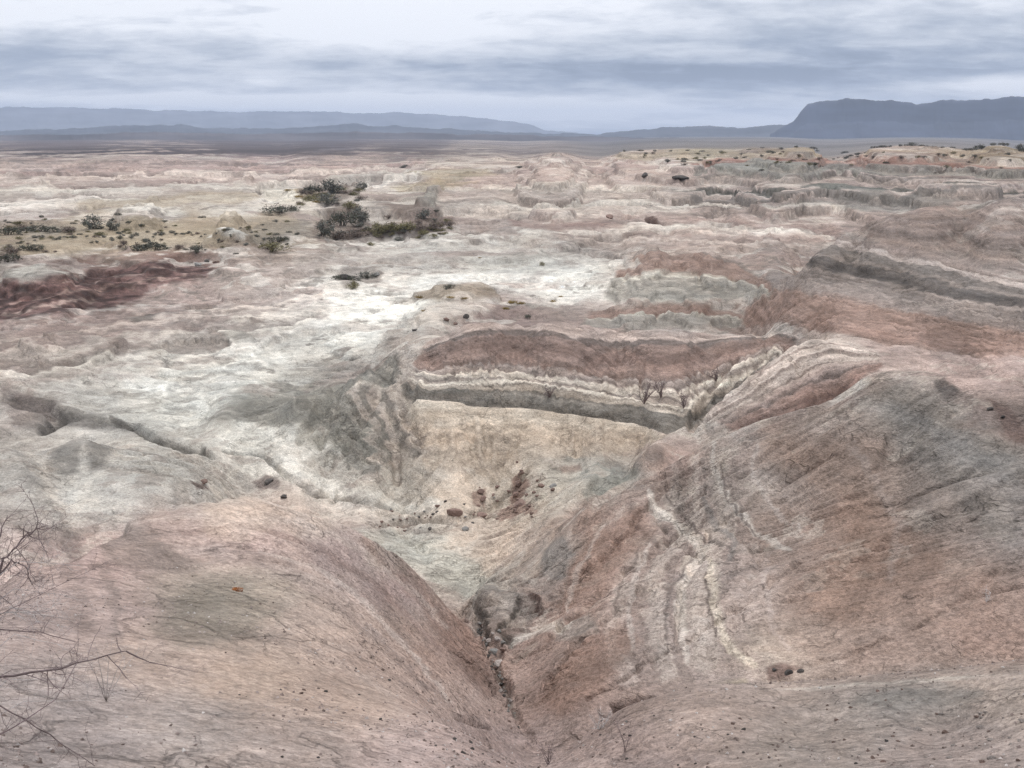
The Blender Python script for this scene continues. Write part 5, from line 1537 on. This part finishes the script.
# small dots of scrub over the left plateau and the right slopes
dots = []
for i in range(230):
    if i < 150:
        u, v = random.uniform(0, 300), random.gauss(236, 8)
        if v < 214 or v > 256:
            continue
    else:
        u, v = random.uniform(640, 1024), random.gauss(158, 5)
        if v < 151 or v > 176:
            continue
    x, y, z = spot(u, v)
    dist = math.hypot(x, y)
    s = random.uniform(3.5, 9) * dist / FOC
    kind = random.choice(['brown', 'grey', 'olive', 'dark'])
    o = dup(SH[kind], (x, y, z - 0.05 * s), random.uniform(0, 6.28), (s, s, s * 0.7))
    kn = {'brown': 'brown', 'grey': 'grey', 'olive': 'olive', 'dark': 'dark green'}[kind]
    if i < 150:
        wh = 'left third' if u < 100 else ('middle third' if u < 200 else 'right third')
        tag(o, f'low {kn} bush scattered over the {wh} of the tan terrace', 'shrub', f'{kn} scrub on the {wh} of the tan terrace')
    else:
        wh = 'left part' if u < 770 else ('middle' if u < 900 else 'right part')
        tag(o, f'tiny {kn} bush on the {wh} of the slope under the upland rim', 'shrub', f'{kn} scrub under the {wh} of the upland rim')

YT = tuft_proto(M_YEL, 5)
YEL = [(420, 298, 12, 'yellow grass tuft at the left end of the brown hump'), (451, 299, 10, 'yellow grass tuft in the middle of the brown hump'),
       (464, 299, 11, 'yellow grass tuft right of the middle of the brown hump'), (424, 311, 9, 'ochre grass tuft on the white floor left of the pale hump'),
       (505, 309, 11, 'yellow grass tuft just behind the pink rim of the amphitheatre'), (512, 303, 13, 'larger yellow grass tuft behind the pink rim of the amphitheatre'),
       (521, 304, 11, 'yellow grass tuft right of the larger one behind the pink rim'), (553, 302, 9, 'ochre grass tuft on the grey scar right of the humps'), (560, 297, 7, 'small ochre grass tuft right of the humps'),
       (480, 258, 5, 'tiny yellow grass tuft on the far white floor'),
       (288, 192, 9, 'ochre grass tuft on the left border of the far thicket'), (298, 197, 12, 'ochre grass tuft on the wash edge below the far thicket'), (316, 203, 10, 'ochre grass tuft where the wash meets the far thicket')]
for i, (u, v, wp, lab) in enumerate(YEL):
    x, y, z = spot(u, v)
    s = wp * math.hypot(x, y) / FOC
    o = first_or_dup('yel', YT, (x, y, z), random.uniform(0, 6), (s, s, s * 0.6))
    tag(o, lab, 'grass tuft', 'yellow grass tufts')
ot = tuft_proto(M_ORANGE, 8, 220, 'orange_tuft', 0.5, 0.22)
x, y, z = spot(236, 591, 14)
s = 17 * math.hypot(x, y) / FOC
ot.location = (x, y, z)
ot.scale = (s, s, s * 0.7)
tag(ot, 'small rust-orange tuft alone on the near pink mound', 'grass tuft')

# ---- rocks
M_ROCK_R = plain_mat('reddish_rock', (0.21, 0.145, 0.12), 0.3, 5, 0.95, 0.05)
M_ROCK_D = plain_mat('dark_rock', (0.095, 0.085, 0.078), 0.3, 5, 0.95, 0.05)
M_ROCK_P = plain_mat('pale_rock', (0.36, 0.31, 0.28), 0.25, 5, 0.95, 0.05)
M_ROCK_G = plain_mat('grey_rock', (0.22, 0.21, 0.195), 0.3, 5, 0.95, 0.05)


def rock_mesh(seed, mat, sub=3, ang=0.35):
    import bmesh
    rnd = random.Random(seed)
    bm = bmesh.new()
    bmesh.ops.create_icosphere(bm, subdivisions=sub, radius=0.5)
    planes = [(Vector((rnd.gauss(0, 1), rnd.gauss(0, 1), rnd.gauss(0, 1))).normalized(), rnd.uniform(0.26, 0.44)) for _ in range(9)]
    off = rnd.uniform(0, 50)
    for v in bm.verts:
        for n, d in planes:
            e = v.co.dot(n) - d
            if e > 0:
                v.co -= n * e * 0.9
        q = v.co.normalized() * 2.2
        nn = math.sin(q.x * 3.1 + off) * math.sin(q.y * 2.7 + off * 2) * math.sin(q.z * 3.3 + off)
        v.co *= 1 + ang * 0.25 * nn + rnd.gauss(0, 0.02)
        v.co.z *= 0.8
    me = bpy.data.meshes.new('rock')
    bm.to_mesh(me)
    bm.free()
    me.materials.append(mat)
    return me


ROCKM = {k: [rock_mesh(40 + i * 7 + ord(k), m) for i in range(3)] for k, m in (('r', M_ROCK_R), ('d', M_ROCK_D), ('p', M_ROCK_P), ('g', M_ROCK_G))}


def rock(u, v, wp, k, name, lab, grp=None, flat=1.0, rmax=1e9, rmin=3.0):
    x, y, z = spot(u, v, rmax, rmin)
    s = wp * math.hypot(x, y, EYE - z) / FOC
    o = link(bpy.data.objects.new(name, random.choice(ROCKM[k])))
    o.location = (x, y, z + 0.16 * s * flat)
    o.rotation_euler = (random.uniform(-0.3, 0.3), random.uniform(-0.3, 0.3), random.uniform(0, 6.28))
    o.scale = (s * random.uniform(0.9, 1.15), s * random.uniform(0.8, 1.1), s * random.uniform(0.75, 0.95) * flat)
    tag(o, lab, 'boulder' if name == 'boulder' else 'stone', grp)
    return o


ROCKS = [
    (455, 515, 15, 'r', 'largest rounded reddish boulder lying on the beige flat below the amphitheatre', 1.0),
    (481, 493, 8, 'r', 'reddish block left of the red slab cluster', 1.0), (483, 500, 7, 'r', 'lower reddish block of the pair left of the red slab', 1.0),
    (482, 516, 11, 'r', 'flat reddish block below the block pair', 0.7), (465, 530, 9, 'g', 'grey-brown block below the largest boulder', 0.8),
    (520, 506, 16, 'r', 'broad red slab in the middle of the rubble', 0.6), (518, 486, 8, 'r', 'upright red block at the top of the rubble', 1.5),
    (515, 497, 8, 'r', 'red block between the slab and the upright block', 1.1), (541, 488, 8, 'r', 'red block at the right of the rubble', 0.8),
    (553, 487, 9, 'g', 'brown flat stone furthest right of the rubble', 0.6), (438, 507, 6, 'r', 'small reddish stone up left of the largest boulder', 0.8),
    (445, 502, 5, 'd', 'small dark stone above the largest boulder', 0.8), (430, 530, 5, 'd', 'small dark stone at the left end of the stone trail', 0.8),
    (284, 498, 8, 'd', 'dark boulder on the pale floor behind the near mound', 0.9), (268, 483, 12, 'd', 'low brown block beside the floor channel', 0.5),
    (203, 483, 9, 'r', 'reddish block on the flank of the pale mound', 0.6), (466, 318, 6, 'd', 'dark upright stone on the pale hump behind the amphitheatre', 1.3),
    (447, 322, 7, 'r', 'reddish stone on the left slope of the pale hump', 0.7), (455, 325, 6, 'r', 'reddish stone below the dark upright stone', 0.7), (416, 331, 9, 'd', 'low dark rock left below the pale hump', 0.5),
    (498, 665, 11, 'p', 'pale rounded boulder lying lowest in the gully', 0.9), (493, 653, 10, 'g', 'grey boulder above the pale one in the gully', 0.8),
    (504, 652, 8, 'r', 'reddish boulder right of the grey one in the gully', 0.8), (489, 642, 7, 'p', 'pale stone at the left wall of the gully', 0.7), (497, 640, 8, 'p', 'flat pale stone in the gully middle', 0.6),
    (503, 643, 6, 'g', 'small grey stone at the right wall of the gully', 0.8), (493, 635, 5, 'p', 'small pale stone highest up the gully', 0.7), (500, 634, 5, 'g', 'small grey stone highest up the gully', 0.7),
    (645, 178, 7, 'd', 'small dark rock stack alone on the far pink flat', 1.2), (681, 181, 15, 'd', 'dark flat rock block right of the far rock stack', 0.5),
    (610, 218, 9, 'r', 'low brown block on the far white floor', 0.7), (345, 279, 13, 'd', 'dark rock in the rocky hollow', 0.6), (375, 276, 10, 'g', 'grey rock right in the rocky hollow', 0.6),
    (207, 262, 7, 'd', 'dark block at the right tip of the maroon ground', 0.7), (198, 266, 9, 'g', 'grey block left of the dark one at the tip of the maroon ground', 0.7), (216, 263, 6, 'r', 'reddish block at the right of the maroon ground tip', 0.7),
    (788, 674, 8, 'd', 'dark clod in the hollow behind the right bench', 0.8), (774, 671, 5, 'd', 'small dark clod left in the hollow behind the right bench', 0.8), (800, 672, 7, 'd', 'dark clod right in the hollow behind the right bench', 0.7),
    (990, 410, 7, 'd', 'dark clod at the crest of the right hill', 0.8), (1003, 418, 6, 'd', 'dark clod below the crest of the right hill', 0.8),
]
for u, v, wp, k, lab, fl_ in ROCKS:
    rock(u, v, wp, k, 'boulder', lab, None, fl_)
for i in range(34):
    t_ = random.random()
    u = 378 + t_ * 125 + random.gauss(0, 5)
    v = 526 - 6 * math.sin(t_ * 3) - t_ * 12 + random.gauss(0, 6)
    rock(u, v, random.uniform(2.2, 4.6), random.choice('rrdg'), 'stone', 'small stone in the trail across the beige flat under the amphitheatre', 'stones of the beige flat', 0.8, 60, 24)
for i in range(26):
    rock(random.gauss(522, 14), random.gauss(492, 12), random.uniform(2.5, 5.5), random.choice('rrr'), 'stone', 'small red stone scattered round the red slab of the rubble', 'stones of the red rubble', 0.9, 60, 24)
for i in range(60):
    t_ = random.random() ** 1.3
    rock(480 + 36 * t_ ** 1.3 + random.gauss(0, 2), 625 + 92 * t_, random.uniform(2.5, 5.5), random.choice('gprd'), 'stone', 'small stone washed down the bottom of the gully', 'stones in the gully', 0.8, 28, 11)
for i in range(85):
    u = random.uniform(200, 520); v = random.uniform(640, 764)
    if random.random() > (u - 120) / 330:
        continue
    rock(u, v, 1.5 + 3.5 * random.random() ** 2, 'd' if random.random() < .6 else 'r', 'stone', 'small dark stone lying on the near left slope', 'stones on the near left slope', 0.7, 14)
for i in range(80):
    u = random.gauss(965, 70); v = random.uniform(690, 766)
    if u > 1060:
        continue
    rock(u, v, 2.5 + 5 * random.random() ** 2, random.choice('ppppr'), 'stone', 'pale pink clod on the near bench at the bottom right', 'clods on the right bench', 0.6, 14)
for i in range(45):
    u = random.uniform(600, 900); v = random.uniform(700, 766)
    rock(u, v, random.uniform(1.8, 4.5), random.choice('ddrg'), 'stone', 'small stone on the near bench at the bottom centre right', 'stones on the right bench', 0.7, 9)

# gravel nobody could count
V, F = [], []
rg = random.Random(77)
for i in range(30000):
    r = 4.0 + 9.0 * rg.random() ** 1.6
    a = rg.uniform(-0.62, 0.62)
    dens = 0.5 + 0.5 * float(vnoise(np.array([r * math.sin(a) / 1.3]), np.array([r * math.cos(a) / 1.3]), 5)[0])
    if rg.random() > dens ** 3 * 1.3 + 0.05:
        continue
    x, y = r * math.sin(a), r * math.cos(a)
    z = zat(x, y)
    s = 0.0025 + 0.013 * rg.random() ** 4
    n = len(V)
    for dx_, dy_, dz_ in ((1, 0, 0), (0, 1, 0), (-1, 0, 0), (0, -1, 0), (0, 0, 0.8), (0, 0, -0.8)):
        V.append((x + s * (dx_ + rg.gauss(0, .25)), y + s * (dy_ + rg.gauss(0, .25)), z + 0.3 * s + s * (dz_ + rg.gauss(0, .2))))
    F += [(n, n + 1, n + 4), (n + 1, n + 2, n + 4), (n + 2, n + 3, n + 4), (n + 3, n, n + 4), (n + 1, n, n + 5), (n + 2, n + 1, n + 5), (n + 3, n + 2, n + 5), (n, n + 3, n + 5)]
mg, g_, b_ = new_mat('gravel_mix')
geo = g_.n('ShaderNodeNewGeometry')
g_.put(b_.inputs['Base Color'], g_.ramp(geo.outputs['Random Per Island'], [(0.0, (0.10, 0.075, 0.065)), (0.3, (0.20, 0.155, 0.135)), (0.75, (0.33, 0.27, 0.245)), (1.0, (0.5, 0.46, 0.43))]))
gr = mesh_obj('gravel', V, F, mg)
gr['kind'] = 'stuff'


# ---- bare thorny plants
def cam_point(u, v, d):
    """a place d metres (plan distance) out in a picture direction"""
    a, t = ray(u, v)
    return Vector((d * math.sin(float(a)), d * math.cos(float(a)), EYE - float(t) * d))


def thorn_branch(root, base, pts, r0, seed, twigs=26, tl=0.32, mat=None, name='branch', thorns=True, sub=2):
    """one branch mesh with its twigs as a child mesh"""
    rnd = random.Random(seed)
    mat = mat or M_TWIG
    # refine path
    P_ = [Vector(p) for p in pts]
    fine = []
    for i in range(len(P_) - 1):
        for k in range(4):
            t = k / 4
            q = P_[i].lerp(P_[i + 1], t)
            fine.append(q + Vector((rnd.gauss(0, 1), rnd.gauss(0, 1), rnd.gauss(0, 1))) * r0 * 0.5)
    fine.append(P_[-1])
    n = len(fine)
    V, F = [], []
    tube(V, F, fine, [r0 * (1 - 0.75 * i / (n - 1)) for i in range(n)], 6)
    inv = Vector(root.location)
    V = [v - inv for v in V]
    br = mesh_obj(name, V, F, mat, root, True)
    V, F = [], []
    for i in range(twigs):
        t = rnd.uniform(0.12, 1.0)
        k = min(int(t * (n - 1)), n - 2)
        p = fine[k].lerp(fine[k + 1], t * (n - 1) - k)
        ax = (fine[k + 1] - fine[k]).normalized()
        d = (ax * rnd.uniform(0.1, 0.9) + Vector((rnd.gauss(0, 1), rnd.gauss(0, 0.8), rnd.gauss(0, 1))).normalized()).normalized()
        L = tl * rnd.uniform(0.3, 1.1)
        path = twig_path(p, d, L, rnd, 0.5, 6)
        rr0 = r0 * 0.26
        tube(V, F, path, [rr0 * (1 - 0.13 * q) for q in range(7)], 3)
        for q in range(1, 7):
            for _ in range(sub):
                if rnd.random() < 0.6:
                    dd = Vector((rnd.gauss(0, 1), rnd.gauss(0, 1), rnd.gauss(0, 1))).normalized()
                    sp = twig_path(path[q], dd, L * rnd.uniform(0.12, 0.34), rnd, 0.45, 3)
                    tube(V, F, sp, [rr0 * 0.55, rr0 * 0.42, rr0 * 0.3, rr0 * 0.12], 3)
    V = [v - inv for v in V]
    mesh_obj('twigs', V, F, mat, br)
    return br


def ground_pt(u, d):
    a = float(ray(u, 600)[0])
    x, y = d * math.sin(a), d * math.cos(a)
    return Vector((x, y, zat(x, y)))


# big thorn bush rooted just outside the left edge, its long branch reaches in
b0 = ground_pt(-150, 3.9)
tb = empty('thorn_bush', b0 - Vector((0, 0, 0.03)))
tag(tb, 'bare thorny bush at the lower left edge, one long purple-brown branch reaching in', 'bush')
thorn_branch(tb, b0, [b0, cam_point(-90, 700, 3.85), cam_point(0, 678, 3.8), cam_point(60, 668, 3.8), cam_point(125, 651, 3.8)], 0.0085, 1, 18, 0.22)
thorn_branch(tb, b0, [cam_point(125, 651, 3.8), cam_point(150, 662, 3.82), cam_point(192, 671, 3.85)], 0.0032, 2, 9, 0.14)
thorn_branch(tb, b0, [b0, cam_point(-80, 740, 3.8), cam_point(0, 735, 3.7), cam_point(55, 700, 3.7), cam_point(82, 655, 3.75)], 0.0045, 3, 14, 0.22)
thorn_branch(tb, b0, [b0, cam_point(-60, 690, 3.9), cam_point(0, 705, 4.0), cam_point(50, 735, 4.05), cam_point(95, 766, 4.05)], 0.0050, 4, 20, 0.26)
thorn_branch(tb, b0, [b0, cam_point(-90, 640, 4.0), cam_point(-20, 628, 4.1), cam_point(40, 632, 4.2), cam_point(85, 645, 4.25)], 0.0045, 5, 22, 0.26)
# second plant: pale and purple tangle
b1 = ground_pt(-60, 5.2)
tb2 = empty('thorn_bush', b1 - Vector((0, 0, 0.03)))
tag(tb2, 'tall bare shrub with curved grey-purple twigs at the left edge above the long branch', 'bush')
thorn_branch(tb2, b1, [b1, cam_point(-30, 640, 5.1), cam_point(-6, 595, 5.1), cam_point(4, 560, 5.1), cam_point(22, 540, 5.1), cam_point(40, 528, 5.1)], 0.010, 6, 26, 0.30)
thorn_branch(tb2, b1, [cam_point(0, 575, 5.1), cam_point(12, 560, 5.12), cam_point(25, 566, 5.15), cam_point(32, 585, 5.15)], 0.006, 7, 16, 0.26)
thorn_branch(tb2, b1, [b1, cam_point(-25, 600, 5.3), cam_point(-2, 540, 5.3), cam_point(8, 515, 5.3)], 0.006, 8, 22, 0.28)
thorn_branch(tb2, b1, [b1, cam_point(-30, 620, 5.0), cam_point(10, 612, 5.0), cam_point(50, 612, 5.1)], 0.005, 9, 24, 0.28, M_PALE)
for q in range(9):
    rq = random.Random(300 + q)
    v0 = 560 + q * 20 + rq.uniform(-8, 8)
    thorn_branch(tb2, b1, [b1, cam_point(-35, v0 + 20, 5.0), cam_point(rq.uniform(0, 25), v0 - rq.uniform(5, 30), 5.0), cam_point(rq.uniform(45, 110), v0 - rq.uniform(0, 55), 5.0)], 0.0034, 60 + q, 22, 0.30, M_PALE if q % 3 else M_TWIG)
b2 = ground_pt(95, 6.1)
tb3 = empty('pale_twig_bush', b2 - Vector((0, 0, 0.02)))
tag(tb3, 'small whitish thorny tangle just above the tip of the long branch', 'bush')
for q, (u, v) in enumerate([(85, 655), (95, 642), (112, 640), (125, 655), (140, 648)]):
    thorn_branch(tb3, b2, [b2, b2.lerp(cam_point(u, v, 6.0), 0.5) + Vector((0, 0, 0.03)), cam_point(u, v, 6.0)], 0.0028, 20 + q, 9, 0.14, M_PALE)


def bare_bush(u, v, hp, lab, seed, name='bare_shrub', mat=None, spread=0.6, rmax=1e9, n=7, rmin=3.0):
    x, y, z = spot(u, v, rmax, rmin)
    d = math.hypot(x, y)
    H = hp * d / FOC
    base = Vector((x, y, z - 0.02 * H))
    root = empty(name, base)
    rnd = random.Random(seed)
    V, F = [], []
    V2, F2 = [], []
    for i in range(n):
        a = rnd.uniform(0, 6.28)
        dr = Vector((math.cos(a) * spread * rnd.random(), math.sin(a) * spread * rnd.random(), 1))
        path = twig_path(Vector((0, 0, 0)), dr, H * rnd.uniform(0.6, 1.05), rnd, 0.28, 6)
        r0 = max(0.0045 * H, 0.00035 * d)
        tube(V, F, path, [r0 * 1.5 * (1 - 0.12 * q) for q in range(7)], 4)
        for q in range(1, 7):
            for _ in range(2):
                sp = twig_path(path[q], Vector((rnd.gauss(0, 1), rnd.gauss(0, 1), rnd.uniform(0, 1.3))), H * rnd.uniform(0.12, 0.34), rnd, 0.4, 4)
                tube(V2, F2, sp, [r0 * 0.8, r0 * 0.65, r0 * 0.5, r0 * 0.4, r0 * 0.2], 3)
    mesh_obj('stems', V, F, mat or M_TWIG, root)
    mesh_obj('twigs', V2, F2, mat or M_TWIG, root)
    tag(root, lab, 'bush')
    return root


bare_bush(644, 404, 28, 'tallest bare shrub on the dark ledge of the amphitheatre', 31)
bare_bush(661, 398, 20, 'bare shrub right of the tallest one on the amphitheatre ledge', 32)
bare_bush(550, 398, 14, 'small bare shrub in the crack of the amphitheatre ledge', 33)
bare_bush(684, 408, 20, 'bare dark shrub at the gully head between amphitheatre and lobe', 34)
bare_bush(716, 384, 14, 'bare twiggy shrub high in the gully right of the amphitheatre', 35)
bare_bush(625, 752, 40, 'thin dry upright plant at the bottom centre', 36, 'dry_plant', None, 0.5, 10, 3)
bare_bush(548, 762, 34, 'dry twig cluster left of the thin upright plant at the bottom', 37, 'dry_plant', None, 1.1, 10, 6)
bare_bush(600, 730, 26, 'pale dry twigs hanging at the gully edge near the bottom', 38, 'dry_plant', M_PALE, 1.3, 16, 6)
bare_bush(986, 603, 17, 'whitish forked twig lying on the right hill', 39, 'forked_twig', M_PALE, 0.8, 30, 2)
